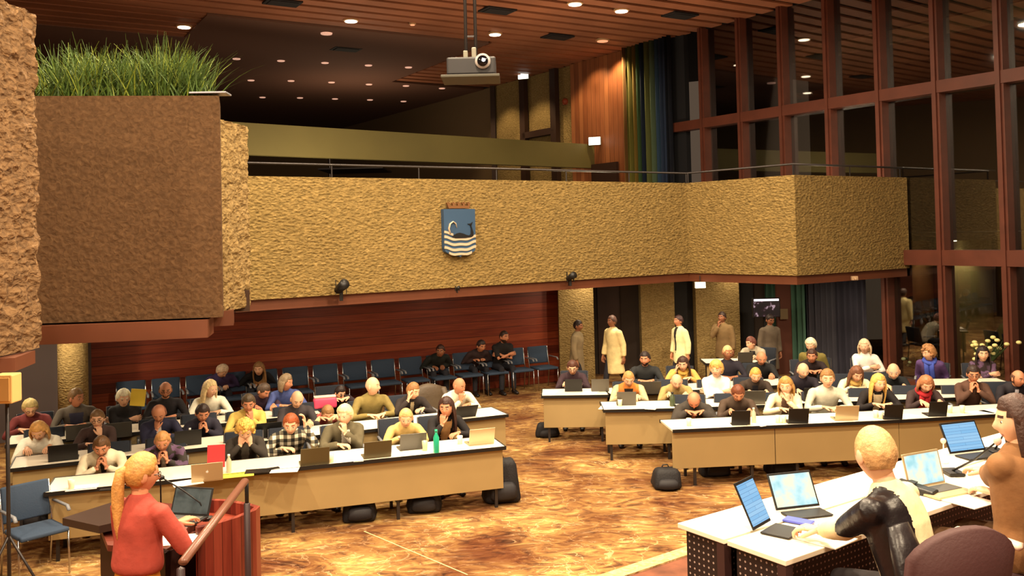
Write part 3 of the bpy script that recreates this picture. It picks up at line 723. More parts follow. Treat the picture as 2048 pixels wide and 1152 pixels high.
def finish_people():
    dg = bpy.context.evaluated_depsgraph_get(); dg.update()
    for d in PENDING:
        t = d['t']
        for nm in ('body', 'top', 'tro'):
            o = d[nm]; me = bpy.data.meshes.new_from_object(o.evaluated_get(dg)); d[nm + '_me'] = me
        bm = NB(); bm.from_mesh(d['body_me']); 
        for f in bm.faces: f.material_index = 0
        add_head(bm, d['MH'], d['beard'])
        for s in (-1, 1):
            e, wr, a = d['EL'][s]; add_hand(bm, wr, V(a[1]), V(a[2]), s * -1 if False else -s, a[3], d['k2'])
        me = bpy.data.meshes.new('body'); bm.to_mesh(me); bm.free()
        for m in (d['skin'], LIP, EYEW, EYED, hairm(d['hc'])): me.materials.append(m)
        me.polygons.foreach_set('use_smooth', [True] * len(me.polygons))
        o = bpy.data.objects.new('body', me); COL.objects.link(o); o.parent = t
        # top, with an opening showing the layer beneath
        me = d['top_me']; me.name = 'top'; me.materials.clear(); me.materials.append(d['shirt'])
        if d['inner'] is not None:
            me.materials.append(cloth(d['inner'])); fwdv = V((0, math.cos(math.asin(d['ut'].y)), -d['ut'].y)); idx = [0] * len(me.polygons)
            for i, p in enumerate(me.polygons):
                q_ = p.center - d['pel']; hgt = q_.dot(d['ut']); fr_ = q_.dot(fwdv)
                if fr_ > .05 and -.05 < hgt < .49 and abs(q_.x) < d['innerw'] * (.35 + .65 * max(0, hgt) / .45): idx[i] = 1
            me.polygons.foreach_set('material_index', idx)
        if d['vest'] is not None:
            me.materials.append(cloth(d['vest'])); vi = len(me.materials) - 1; cur = [p.material_index for p in me.polygons]
            for i, p in enumerate(me.polygons):
                q_ = p.center - d['pel']
                if abs(q_.x) > .155 * d['w'] or q_.dot(d['ut']) < -.5: cur[i] = vi
            me.polygons.foreach_set('material_index', cur)
        if d['t'].get('halfdark'):
            del d['t']['halfdark']
            me.materials.append(mat('leather_black', (28, 22, 24), .38, bump=.6, bscale=16)); vi = len(me.materials) - 1; cur = [p.material_index for p in me.polygons]
            for i, p in enumerate(me.polygons):
                if p.center.x < -.10 + .12 * (p.center.z - d['pel'].z - .25): cur[i] = vi
            me.polygons.foreach_set('material_index', cur)
        me.polygons.foreach_set('use_smooth', [True] * len(me.polygons))
        o = bpy.data.objects.new('top', me); COL.objects.link(o); o.parent = t
        me = d['tro_me']; me.name = 'trousers'; me.materials.clear(); me.materials.append(d['trousers']); me.polygons.foreach_set('use_smooth', [True] * len(me.polygons))
        o = bpy.data.objects.new('trousers', me); COL.objects.link(o); o.parent = t
        for s in (-1, 1):
            kn, an = d['leg'][s]; bm = NB(); z = an.z - .085
            loft(bm, [V((an.x, an.y - .07, z + .035)), V((an.x, an.y, z + .05)), V((an.x, an.y + .09, z + .035)), V((an.x, an.y + .17, z + .024))], [(.034, .034), (.042, .05), (.046, .034), (.034, .022)], (1, 0, 0), 10)
            link('shoe', bm, mat('shoe_black', (26, 22, 22), .4), t, True)
        if d['hair'] not in ('bald',):
            link('hair', hair_mesh(d['hair'], d['MH'], d), hairm(d['hc']), t, True)
        if d['glasses']:
            bm = NB(); MH = d['MH']
            for s in (-1, 1):
                pts = [MH @ V((s * .032 + .021 * math.cos(a), .096, .006 + .016 * math.sin(a))) for a in [i * math.pi / 5 for i in range(11)]]
                loft(bm, pts, [.0028] * 11, (0, 1, 0), 5)
                loft(bm, [MH @ V((s * .053, .095, .01)), MH @ V((s * .08, .0, .004))], [.0025, .0025], (0, 0, 1), 5)
                if d['glasses'] == 2: ellip(bm, (s * .032, .095, .006), (.02, .002, .015), MH, 10, 6)
            loft(bm, [MH @ V((-.012, .097, .01)), MH @ V((.012, .097, .01))], [.0025, .0025], (0, 0, 1), 5)
            link('glasses', bm, GLASSF, t)
        if d['scarf']:
            bm = NB(); c = d['nb'] - d['ut'] * .01; ax = d['nd']; x = V((1, 0, 0)); y = ax.cross(x)
            pts = [c + x * .085 * math.cos(a) + y * .085 * math.sin(a) + ax * .012 * math.sin(2 * a) for a in [i * 2 * math.pi / 14 for i in range(15)]]
            loft(bm, pts, [.036] * 15, tuple(ax), 8); fwdv = V((0, math.cos(math.asin(d['ut'].y)), -d['ut'].y))
            for s in (-1, 1):
                a0 = d['nb'] + fwdv * .08 + V((s * .04, 0, 0)); loft(bm, [a0, a0 - d['ut'] * .1 + fwdv * .05, a0 - d['ut'] * .24 + fwdv * .055, a0 - d['ut'] * .36 + fwdv * .06], [(.04, .02)] * 4, (1, 0, 0), 8)
            link('scarf', bm, cloth(d['scarf']), t, True)
        if d['extra']: d['extra'](d)
        for nm in ('body', 'top', 'tro'): bpy.data.objects.remove(d[nm])
# ================================================================== FURNITURE
# --- council tables
def table(a, b_, label, depth=.62, n_legs=2, panel=.46, z=.74, ends=True, inset=.10):
    """a, b: front upper corners, left to right"""
    a, b_ = V((a[0], a[1], 0)), V((b_[0], b_[1], 0)); d = b_ - a; Ln = d.length; rz = math.atan2(d.y, d.x)
    t = thing('conference_table', label, 'table', (a + b_) / 2, rz, None)
    bm = NB(); box(bm, (0, depth / 2, z - .012), (Ln, depth, .024)); link('tabletop', bm, TOPM, t)
    bm = NB(); box(bm, (0, -.006, z - .016), (Ln + (.02 if ends else 0), .014, .042)); 
    for s in ((-1, 1) if ends else ()): box(bm, (s * (Ln / 2 + .006), depth / 2, z - .016), (.014, depth + .02, .042))
    box(bm, (0, depth + .006, z - .016), (Ln + .02, .014, .042)); link('edge_band', bm, BLACK, t)
    bm = NB(); box(bm, (0, .045, z - .045 - panel / 2), (Ln - (.04 if ends else .006), .02, panel), bev=.003); link('modesty_panel', bm, PANEL, t)
    for i in range(n_legs):
        x = -Ln / 2 + inset + (Ln - 2 * inset) * i / (n_legs - 1)
        for y in (.09, depth - .08):
            bm = NB(); box(bm, (x, y, (z - .03) / 2), (.035, .035, z - .03)); link('leg', bm, DKMETAL, t)
    return t
def nrm_(a, b_):
    d = (V((b_[0], b_[1], 0)) - V((a[0], a[1], 0))).normalized(); return V((-d.y, d.x, 0))
Z = .74
a0, a1 = P(90, 986, Z), P(1010, 893, Z)
b0, b1 = P(20, 938, Z), P(1015, 829, Z)
nA, nB = nrm_(a0, a1), nrm_(b0, b1)
c0_, c1_ = b0 + nB * 1.42 + (b0 - b1).normalized() * .2, b0 + nB * 1.42 + (b1 - b0) * .62
table(a0, a1, 'longest beige-fronted conference table at front left, nearest the lectern', n_legs=5)
table(b0, b1, 'second beige-fronted conference table from the front on the left', n_legs=5)
table(c0_, c1_, 'third beige-fronted conference table from the front on the left, in front of the wall chairs', n_legs=4)
r0, r1 = P(1345, 860, Z), P(1551, 851, Z); r2 = P(1800, 840, Z); r3 = P(2090, 823, Z)
table(r0, r1, 'beige-fronted conference table at the left end of the front right row', inset=.3, ends=False)
table(r1 + (r2 - r1).normalized() * .004, r2, 'beige-fronted conference table in the middle of the front right row', inset=.3, ends=False)
table(r2 + (r3 - r2).normalized() * .004, r3, 'beige-fronted conference table at the right end of the front right row', n_legs=3, inset=.3, ends=False)
s0, s1 = P(1208, 820, Z), P(1352, 817, Z)
table(s0, s1, 'short beige-fronted table of the second right row, its left end', n_legs=2)
s2 = V((s1.x + .06, s1.y, 0)); s3 = V((6.6, 13.25, 0))
table(s2, s3, 'second right row table hidden behind the front right people', n_legs=4)
q0, q1 = P(1084, 792, Z), P(1216, 790, Z)
table(q0, q1, 'short beige-fronted table at the left end of the third right row')
q2 = V((q1.x + .06, q1.y, 0)); q3 = V((5.0, 14.75, 0)); table(q2, q3, 'long table of the third right row behind the seated people', n_legs=4)
v0, v1 = P(1868, 771, Z), P(2030, 769, Z); table(v0, v1, 'olive-lit table near the windows at far right')
x0, x1 = P(1412, 727, Z), P(1520, 725, Z); table(x0, x1, 'small table in the fourth right row with an open laptop', n_legs=2)

# --- chairs
def make_chair(name, label, fabric, metal, group):
    t = thing(name, label, 'chair', (0, 0, 0), 0, group)
    bm = NB(); box(bm, (0, .02, .45), (.46, .44, .05), bev=.018); link('seat', bm, fabric, t, True)
    bm = NB(); box(bm, (0, -.235, .70), (.46, .045, .36), M=Matrix.Translation((0, 0, 0)) @ Matrix.Translation((0, -.2, .55)) @ Matrix.Rotation(R(9), 4, 'X') @ Matrix.Translation((0, .2, -.55)), bev=.018); link('backrest', bm, fabric, t, True)
    for s in (-1, 1):
        bm = NB(); loft(bm, [(s * .235, .21, .01), (s * .235, .19, .44)], [.011, .011], (1, 0, 0), 8); link('leg', bm, metal, t, True)
        bm = NB(); loft(bm, [(s * .235, -.26, .01), (s * .235, -.20, .44), (s * .235, -.24, .62), (s * .235, -.29, .86)], [.011] * 4, (1, 0, 0), 8); link('leg', bm, metal, t, True)
        bm = NB(); loft(bm, [(s * .25, -.2, .66), (s * .25, .14, .66), (s * .25, .18, .62)], [(.02, .012)] * 3, (1, 0, 0), 8); link('armrest', bm, mat('armrest_grey', (120, 122, 128), .4), t, True)
    return t
chair_blue = make_chair('conference_chair', 'x', BLUE, CHROME, 'blue chairs along the wall')
chair_dark = make_chair('conference_chair', 'x', mat('navy_fabric', (34, 40, 52), .85, bump=.2), DKMETAL, 'chairs of the seated people')
used = set()
def place_chair(proto, p, face, label, group):
    if proto.name not in used: used.add(proto.name); c = proto
    else: c = copy_tree(proto)
    c.location = (p[0], p[1], p[2] if len(p) > 2 else 0); c.rotation_euler = (0, 0, math.atan2(-face[0], face[1])); c['label'] = label
    if group: c['group'] = group
    elif 'group' in c: del c['group']
    return c
# the row of chairs along the red wood wall
ww = (W1 - W0).normalized(); wnn = V((ww.y, -ww.x, 0))
ch0, ch1 = W0 + wnn * .62, W1 + wnn * .62
CH = []
pxs = [190, 236, 282, 330, 378, 412, 443, 478, 517, 556, 600, 643, 686, 735, 780, 830, 878, 915, 962, 1008, 1045, 1088]
NAMES = ['second', 'third', 'fourth', 'fifth', 'sixth', 'seventh', 'eighth', 'ninth', 'tenth', 'eleventh', 'twelfth', 'thirteenth', 'fourteenth']
pl = [hit(px, 760, ch0, ch1) for px in pxs]
fpos = pl[0]; last = None; kk = 0
CHP = []
Lrow = (pl[-1] - pl[0]).length; nrow = int(Lrow / .57)
for i in range(nrow + 1):
    p = V((pl[-1].x, pl[-1].y, 0)).lerp(V((pl[0].x, pl[0].y, 0)), i / nrow); CHP.append(p)
    if (p - V((c0.x, c0.y, 0))).length < .75: continue
    if i < 15:
        nth = ['rightmost'] + [x + ' from the right' for x in NAMES] 
        lab = 'blue upholstered chair against the red wood wall, ' + nth[i] if i < 14 else 'blue upholstered chair against the red wood wall, fifteenth from the right'
    else: lab = 'blue upholstered chair at the left part of the red wood wall, mostly behind people'
    place_chair(chair_blue, p, (wnn.x, wnn.y), lab, 'blue chairs along the wall')
fc = P(72, 1060, .45); place_chair(chair_blue, (fc.x, fc.y, 0), (.75, -.66), 'empty blue chair with chrome legs at the left end of the front left table', None)

# --- laptops, tablets, cups and other things on the tables
def laptop(pos, user, label, lidc='black', ang=18, screen=None, w=.32, d=.22, logo=False, tablet=False, zb=None):
    """user: direction from the laptop to its user"""
    rz = math.atan2(-user[0], user[1])
    t = thing('tablet_computer' if tablet else 'laptop', label, 'tablet' if tablet else 'laptop', pos, rz)
    lm = {'black': BLACK, 'silver': SILVER, 'olive': mat('lid_olive', (92, 82, 56), .4, .3), 'grey': mat('lid_grey', (96, 92, 84), .4, .4)}[lidc]
    a = R(ang); M = Matrix.Translation((0, -d * .5, .012)) @ Matrix.Rotation(a, 4, 'X')
    bm = NB()
    if not tablet:
        box(bm, (0, 0, .008), (w, d, .014), bev=.004); link('base', bm, lm, t)
        bm = NB(); box(bm, (0, -.025, .0165), (w * .86, d * .5, .003)); link('keyboard', bm, mat('keys_grey', (70, 68, 66), .6), t)
    else:
        box(bm, (0, -.02, .006), (w * .9, d * .6, .01), bev=.003); link('case_foot', bm, BLACK, t)
    bm = NB(); box(bm, (0, 0, d * .47), (w, .008, d * .94), M=M, bev=.003); lid = link('lid', bm, lm, t)
    sm = mat('screen_off', (14, 14, 16), .15) if not screen else screen
    bm = NB(); box(bm, (0, .0052, d * .47), (w * .92, .0015, d * .82), M=M); link('screen', bm, sm, lid)
    if logo:
        bm = NB(); ellip(bm, (0, -.0045, d * .48), (.014, .002, .014), M, 10, 6); ellip(bm, (.004, -.0045, d * .48 + .019), (.003, .0015, .006), M, 6, 4); link('lid_logo', bm, WHITEP, lid)
    return t
def screen_mat(name, base, dark, light, st=1.2, page=False):
    m, n, b, tc, nd, L = graph(name)
    if page:
        mp = nd('ShaderNodeMapping'); mp.inputs['Rotation'].default_value = (R(-90), 0, 0); L(tc.outputs['Object'], mp.inputs['Vector'])
        v = nd('ShaderNodeTexBrick'); v.inputs['Scale'].default_value = 14; v.inputs['Color1'].default_value = (*lin(base), 1); v.inputs['Color2'].default_value = (*lin(light), 1); v.inputs['Mortar'].default_value = (*lin(dark), 1)
        v.inputs['Mortar Size'].default_value = .01; v.inputs['Brick Width'].default_value = 6; L(mp.outputs[0], v.inputs['Vector']); L(v.outputs['Color'], b.inputs['Emission Color'])
    else:
        v = nd('ShaderNodeTexNoise'); v.inputs['Scale'].default_value = 11; v.inputs['Detail'].default_value = 3; L(tc.outputs['Object'], v.inputs['Vector'])
        r = ramp(nd, [(.35, dark), (.5, base), (.62, light)]); L(v.outputs['Fac'], r.inputs['Fac']); L(r.outputs['Color'], b.inputs['Emission Color'])
    b.inputs['Emission Strength'].default_value = st
    b.inputs['Base Color'].default_value = (.02, .02, .02, 1); b.inputs['Roughness'].default_value = .3
    return m
def on(px, py, z=Z): p = P(px, py, z); return V((p.x, p.y, z))
UL, UR = nA, V((.05, 1, 0))
for (px, py, lid, lg, lab) in [
    (415, 958, 'silver', True, 'silver laptop with a glowing fruit logo on its lid at the front left table'),
    (628, 926, 'olive', False, 'dark olive laptop in front of the person in the plaid shirt'),
    (752, 912, 'olive', False, 'dark olive laptop before the older man in the green jacket'),
    (822, 896, 'grey', False, 'grey laptop before the woman in the beige sweater'),
    (958, 886, 'silver', False, 'silver laptop at the right end of the front left table')]:
    laptop(on(px, py), nA, lab, lid, logo=lg)
for (px, py, lid, lab) in [(128, 918, 'black', 'black laptop before the person in white at the second left table'),
                           (375, 888, 'black', 'black laptop flat before the woman in navy at the second left table'),
                           (925, 832, 'black', 'black laptop at the right end of the second left table'),
                           (535, 872, 'black', 'black laptop beside the man in the yellow shirt')]:
    laptop(on(px, py), nB, lab, lid, ang=35 if px == 925 else 20)
laptop(on(238, 872), nB, 'grey-green laptop before the white-haired woman in black', 'grey')
laptop(on(160, 876), nB, 'grey laptop before the man in the leather jacket', 'grey')
for (px, py, lid, lab, w_) in [(1147, 781, 'black', 'black laptop before the woman with glasses at the third row end', .28),
                           (1200, 781, 'grey', 'closed-lidded grey laptop right of the woman with glasses', .28),
                           (1252, 808, 'grey', 'grey laptop before the person in the orange vest', .28),
                           (1478, 848, 'black', 'black tablet in a stand before the man in the brown jacket', .24),
                           (1592, 844, 'black', 'black laptop before the blonde woman in white', .26),
                           (1688, 838, 'silver', 'bronze-coloured laptop before the person in the pale denim shirt', .30),
                           (1780, 836, 'black', 'black laptop before the blonde woman in the black blazer', .24),
                           (1868, 830, 'black', 'black laptop before the woman with the red scarf', .24),
                           (1488, 724, 'grey', 'grey laptop before the grey-haired man at the small far table', .28)]:
    laptop(on(px, py), UR, lab, lid, w=w_, tablet='tablet' in lab)
laptop(on(1300, 786), UR, 'grey laptop before the man in the dark jacket, third right row', 'grey')
laptop(on(1505, 806), UR, 'brown-grey laptop behind the man in the brown jacket', 'grey')
laptop(on(1625, 800), UR, 'black laptop before the bald man in the black sweater', 'black')

cup_m = mat('paper_cup_white', (240, 226, 190), .5)
def cup(px, py, lab, z=Z, h=.10, r=.035, m=None, nm='paper_cup', cat='cup', grp=None):
    p = on(px, py, z); bm = NB(); lathe(bm, [(r * .75, 0), (r, h), (r * .9, h), (r * .68, .012)], (0, 0, 0), 16)
    o = link(nm, bm, m or cup_m, None, True); o.location = p; return tag(o, lab, cat, grp)
for px, py, lab in [(1378, 852, 'white paper cup at the left end of the front right row'), (1497, 850, 'white paper cup right of the tablet in a stand'), (1556, 846, 'white paper cup before the blonde woman in white'),
                    (1568, 846, 'white paper cup just left of the black laptop in the front right row'), (1752, 836, 'white paper cup right of the bronze laptop'), (1762, 838, 'white paper cup left of the black laptop before the blazer'),
                    (1900, 826, 'white paper cup in front of the woman with the red scarf'), (1925, 826, 'white paper cup before the man in the brown jacket with glasses'), (1240, 812, 'white paper cup before the orange vest'),
                    (143, 978, 'white paper cup at the left end of the front left table'), (662, 925, 'white paper cup before the person in plaid'), (920, 888, 'white paper cup between the green bottle and the silver laptop')]:
    cup(px, py, lab)
def bottle(px, py, lab, m, cap, h=.24, r=.035, z=Z):
    p = on(px, py, z); t = thing('bottle', lab, 'bottle', p)
    bm = NB(); lathe(bm, [(r * .9, 0), (r, .01), (r, h * .66), (r * .45, h * .82), (r * .42, h * .9)], seg=16); link('bottle_body', bm, m, t, True)
    bm = NB(); lathe(bm, [(r * .5, h * .88), (r * .5, h)], seg=12); link('cap', bm, cap, t, True); return t
teal = mat('teal_bottle', (40, 168, 130), .25)
bottle(873, 905, 'teal green drinking bottle before the woman in the black cardigan', teal, teal, .27)
clear = mat('clear_plastic', (190, 184, 160), .15)
bottle(458, 945, 'clear water bottle right of the silver laptop', clear, WHITEP, .2, .028)
bottle(380, 848 + 40, 'clear water bottle beside the woman in navy', clear, WHITEP, .2, .028)
bottle(1508, 846, 'small clear water bottle before the man in the brown jacket', clear, cup_m, .2, .028)
bottle(1640, 806, 'clear bottle before the bald man in black', clear, cup_m, .2, .028)
bottle(1345, 812, 'dark green flask on the short second-row table', mat('flask_green', (70, 80, 56), .4), BLACK, .2, .04)
gl = mat('drinking_glass', (200, 190, 150), .1)
cup(850, 902, 'clear drinking glass left of the teal bottle', m=gl, nm='drinking_glass', cat='glass', h=.12)
cup(385, 868 + 16, 'white cup behind the man with clasped hands', h=.09)
def paper(px, py, lab, rz=0, s=(.21, .3), m=PAPER, z=Z, nm='paper_sheet', cat='paper', h=.004):
    p = on(px, py, z); bm = NB(); box(bm, (0, 0, h / 2), (s[0], s[1], h)); o = link(nm, bm, m); o.location = p; o.rotation_euler = (0, 0, rz); return tag(o, lab, cat)
for i, (px, py, lab, rz) in enumerate([(165, 975, 'loose paper at the left end of the front left table', .3), (375, 966, 'white papers left of the silver logo laptop', .5), (700, 920, 'white paper on the front left table by the plaid shirt', .2),
                                   (778, 908, 'white papers before the beige sweater', .4), (832, 905, 'sheet of paper left of the drinking glass', .2), (570, 940, 'sheet of paper left of the olive laptop', .1),
                                   (1420, 852, 'white papers at the left of the front right row', .2), (1530, 848, 'lilac-white paper between two cups', .4), (1640, 842, 'white papers left of the bronze laptop', .1),
                                   (1720, 838, 'yellowish paper right of the bronze laptop', .3), (1815, 833, 'white paper right of the black laptop', .5), (1960, 825, 'paper sheets near the right end of the front right row', .2),
                                   (1100, 785, 'papers on the third right row table', 1.3), (1180, 786, 'yellow-lit papers beside the black laptop', 1.2), (1300, 815, 'papers on the short second row table', 1.2),
                                   (860, 845, 'white papers before the dark-haired woman in black', .2), (1985, 822, 'lilac papers at the far right of the front row', .5), (1215, 815, 'white sheet at the left corner of the short table', 1.3)]):
    paper(px, py, lab, rz, s=(.3, .22))
paper(475, 950, 'yellow-green sheet on the front left table behind the handrail', .3, (.34, .2), mat('yellow_sheet', (214, 206, 70), .7))
paper(515, 943, 'dark flat tablet lying behind the handrail', .2, (.26, .18), BLACK, nm='tablet_computer', cat='tablet', h=.008)
paper(215, 980, 'dark phone lying before the man in the white sweater', .2, (.15, .075), BLACK, nm='mobile_phone', cat='phone', h=.01)
paper(545, 938, 'dark phone lying on the front left table before the plaid shirt', .5, (.15, .075), BLACK, nm='mobile_phone', cat='phone', h=.01)
p = on(432, 950); bm = NB(); box(bm, (0, 0, .12), (.19, .012, .26)); o = link('red_folder', bm, mat('folder_red', (206, 40, 44), .5)); o.location = p + nA * .34; o.rotation_euler = (R(-12), 0, .2); tag(o, 'red folder standing behind the silver logo laptop', 'folder')
# bags
def bag(px, py, lab, s=(.34, .24, .44), rz=0, m=None, z=0):
    p = P(px, py, 0); t = thing('backpack', lab, 'bag', (p.x, p.y, z), rz)
    bm = NB(); box(bm, (0, 0, s[2] / 2), s, bev=min(s) * .22)
    for v_ in bm.verts:
        k_ = v_.co.z / s[2]; v_.co.x *= 1 - .30 * k_ * k_; v_.co.y *= 1 - .35 * k_; q_ = noise.noise(v_.co * 7 + V((px, 0, 0))) * .03; v_.co.x += q_; v_.co.y += q_
    link('bag_body', bm, m or mat('bag_black', (24, 22, 26), .7, bump=.4), t, True)
    bm = NB(); loft(bm, [(0, -s[1] * .42, s[2] * .1), (0, -s[1] * .6, s[2] * .2), (0, -s[1] * .58, s[2] * .42), (0, -s[1] * .42, s[2] * .5)], [(s[0] * .3, .02), (s[0] * .36, .04), (s[0] * .34, .04), (s[0] * .28, .02)], (1, 0, 0), 10); link('front_pocket', bm, mat('bag_dark_grey', (36, 34, 38), .7), t, True)
    bm = NB(); loft(bm, [(-.05, .05, s[2] * .93), (-.03, .06, s[2] * 1.1), (.03, .06, s[2] * 1.1), (.05, .05, s[2] * .93)], [.009] * 4, (0, 1, 0), 6); link('handle', bm, BLACK, t, True)
    return t
bag(1003, 1003, 'black backpack on the floor at the right end of the front left table', (.46, .3, .52), .2)
bag(1333, 975, 'black bag on the carpet at the left end of the front right row', (.38, .3, .25))
bag(720, 1040, 'black bag under the middle of the front left table', (.4, .25, .36), .2)
bag(848, 1022, 'dark square bag under the front left table near the woman in beige', (.42, .25, .36), .1)
bag(1430, 950, 'dark bag under the front right row', (.42, .25, .3), .1)
bag(1560, 945, 'dark bag under the front right row beside a table leg', (.42, .25, .3), .1)
bag(72, 1050, 'black bag on the floor under the empty blue chair', (.3, .25, .3), .1)
bag(1095, 872, 'dark bag under the third right row table', (.4, .25, .22), .1)
# ================================================================== EMBLEM, LAMPS AND FITTINGS OF THE HALL
gd = (g1 - g0); gd.z = 0; gd.normalize(); gn = V((gd.y, -gd.x, 0))
ec = hit(914, 465, g0, g1); grz = math.atan2(gd.y, gd.x)
em = thing('coat_of_arms', 'blue shield with a white-spouting black whale and wavy stripes on the stone gallery', 'emblem', ec + gn * .06, grz)
def ext(bm, pts, y0, y1, mi=0):       # polygon in the x-z plane, extruded along y
    a = [bm.verts.new((p[0], y0, p[1])) for p in pts]; b_ = [bm.verts.new((p[0], y1, p[1])) for p in pts]; n_ = len(pts)
    bm.faces.new(a); bm.faces.new(b_[::-1])
    for i in range(n_): bm.faces.new((a[i], b_[i], b_[(i + 1) % n_], a[(i + 1) % n_]))
EW, EH = .31, .40
sh_pts = [(-EW, EH), (EW, EH), (EW, -EH * .62), (EW * .93, -EH * .80), (EW * .7, -EH * .9), (EW * .2, -EH * .93), (0, -EH * 1.05), (-EW * .2, -EH * .93), (-EW * .7, -EH * .9), (-EW * .93, -EH * .80), (-EW, -EH * .62)]
bm = NB(); ext(bm, sh_pts, -.04, .05); link('shield', bm, mat('shield_blue', (50, 76, 106), .5), em)
cream = mat('emblem_cream', (186, 168, 144), .5)
def wave(zc, hh, x0=-EW, x1=EW, yy=-.052):
    bm = NB(); N = 28; pt = []
    f = lambda x: zc + .022 * math.cos(x / EW * math.pi * 1.0) * -1 + .012 * math.cos(x / EW * math.pi * 2)
    top_ = [(x0 + (x1 - x0) * i / N, f(x0 + (x1 - x0) * i / N) + hh / 2) for i in range(N + 1)]; bot = [(x0 + (x1 - x0) * i / N, f(x0 + (x1 - x0) * i / N) - hh / 2) for i in range(N, -1, -1)]
    ext(bm, top_ + bot, yy, -.03); return bm
for i, z_ in enumerate((-.10, -.19, -.28)): link('wave', wave(z_, .045), cream, em)
link('wave', wave(-.355, .04, -EW * .72, EW * .72), cream, em)
link('wave', wave(-.02, .04, -EW, -EW * .45), cream, em)
bm = NB(); body_ = [(-.16, -.075), (-.12, -.04), (-.07, -.015), (-.01, -.005), (.06, -.02), (.12, -.045), (.18, -.055), (.21, -.03), (.215, .06), (.20, .11), (.235, .155), (.225, .10), (.26, .0), (.262, -.06), (.22, -.085), (.1, -.10), (-.1, -.10)]
ext(bm, body_, -.056, -.03); ext(bm, [(.205, .12), (.225, .12), (.25, .175), (.21, .15), (.15, .145), (.17, .13)], -.056, -.03); link('whale', bm, mat('whale_black', (20, 20, 22), .5), em)
bm = NB(); pts = [V((-.20, -.048, -.02)), V((-.225, -.048, .07)), V((-.20, -.048, .15)), V((-.14, -.048, .185)), V((-.085, -.048, .15)), V((-.065, -.048, .08))]
loft(bm, pts, [(.03, .01), (.036, .01), (.04, .01), (.032, .01), (.02, .01), (.006, .004)], (0, 1, 0), 8); link('water_spout', bm, cream, em, True)
bm = NB(); gold = mat('crown_rust', (112, 74, 40), .6)
ext(bm, [(-.2, EH + .01), (.2, EH + .01), (.22, EH + .06), (-.22, EH + .06)], -.03, .03)
for i in range(5):
    x = -.2 + .1 * i; ext(bm, [(x - .012, EH + .05), (x + .012, EH + .05), (x + .035, EH + .11), (x, EH + .095), (x - .035, EH + .11)], -.025, .02); ellip(bm, (x, -.01, EH + .115), (.014, .014, .012))
for i in range(4): ellip(bm, (-.15 + .1 * i, -.01, EH + .085), (.012, .012, .012))
link('crown', bm, gold, em)

# downlights in the slat ceiling
glow = mat('lamp_glow', (255, 226, 190), emit=7)
for px, py, lab in [(368, 52, 'above the tall grasses at left'), (702, 40, 'left of the ceiling projector'), (990, 67, 'just right of the projector hanger'), (1150, 6, 'at the top edge, right of the projector'), (1243, 20, 'second at the top edge, right of the projector'),
                    (1205, 80, 'nearest the striped curtain, dim'), (825, 47, 'small and dim, left of the projector hanger')]:
    p = P(px, py, ZC); s = .16 if px != 825 else .06
    t = thing('downlight', 'round white downlight in the slat ceiling ' + lab, 'ceiling light', p, 0, 'downlights in the slat ceiling')
    bm = NB(); lathe(bm, [(s, -.03), (s + .025, -.02), (s + .025, .02)], seg=20); link('trim_ring', bm, mat('ring_brass', (190, 150, 110), .4), t)
    bm = NB(); lathe(bm, [(s * .9, -.045), (s * .9, -.03)], seg=20); link('lens', bm, glow if px not in (1205, 825) else mat('lamp_dim', (220, 150, 110), emit=1.2), t)
rowsL = [(118, [(473, 118), (562, 122), (650, 126), (737, 131), (817, 135)]), (160, [(502, 161), (582, 162), (663, 165), (738, 169), (812, 172), (884, 177)]), (195, [(525, 195), (600, 196), (670, 198), (740, 200), (807, 203)])]
dim = mat('lamp_far', (230, 176, 150), emit=.75)
wordsr = ['first', 'second', 'third', 'fourth', 'fifth', 'sixth']
for ri, (_, pts) in enumerate(rowsL):
    for i, (px, py) in enumerate(pts):
        p = P(px, py, ZC - .03); bm = NB(); lathe(bm, [(.10, -.012), (.11, 0), (.11, .015)], seg=12); o = link('small_downlight', bm, dim); o.location = p
        tag(o, 'small downlight in the dark gallery ceiling, %s row from the front, %s from the left' % (wordsr[ri], wordsr[i]), 'ceiling light', 'small downlights in the dark ceiling')
p = P(653, 67, ZC - .03); bm = NB(); lathe(bm, [(.14, -.02), (.15, .015)], seg=12); o = link('small_downlight', bm, dim); o.location = p; tag(o, 'small downlight alone just beyond the slat ceiling edge', 'ceiling light')
for px, py, lab in [(540 + 25, 4, 'at the top edge left of the projector'), (995, 20, 'right of the projector hanger'), (1115, 73, 'over the exit sign'), (1360, 30, 'nearest the window wall'), (692, 97, 'in the dark gallery ceiling')]:
    p = P(px, py, ZC); bm = NB(); box(bm, (0, 0, -.01), (.75, .5, .04), th); box(bm, (0, 0, -.035), (.6, .38, .02), th); o = link('air_vent', bm, mat('vent_dark', (34, 28, 28), .8)); o.location = p; tag(o, 'dark rectangular air vent in the ceiling ' + lab, 'vent')

# projector on its twin poles
pj = Q(943, 133, 9.6)
pr = thing('projector', 'dark ceiling projector with a round lens hanging from two poles', 'projector', pj)
bm = NB(); box(bm, (0, .1, -.01), (.52, .42, .19), bev=.02); link('housing', bm, mat('projector_dark', (26, 23, 26), .5), pr)
bm = NB(); loft(bm, [(.125, -.10, .03), (.125, -.15, .03)], [.085, .08], (1, 0, 0), 20, cap=0); link('lens_ring', bm, mat('ring_white', (150, 142, 138), .3), pr, True)
bm = NB(); loft(bm, [(.125, -.145, .03), (.125, -.17, .03)], [.06, .055], (1, 0, 0), 20, cap=0); ln_ = link('lens', bm, mat('lens_black', (10, 10, 14), .08), pr, True)
bm = NB(); ellip(bm, (.135, -.172, .035), (.02, .006, .018)); link('lens_light', bm, mat('lens_glow', (255, 250, 245), emit=4), ln_)
bm = NB(); box(bm, (-.01, .08, -.125), (.62, .5, .03), bev=.006); link('mount_tray', bm, mat('tray_grey', (58, 54, 42), .5), pr)
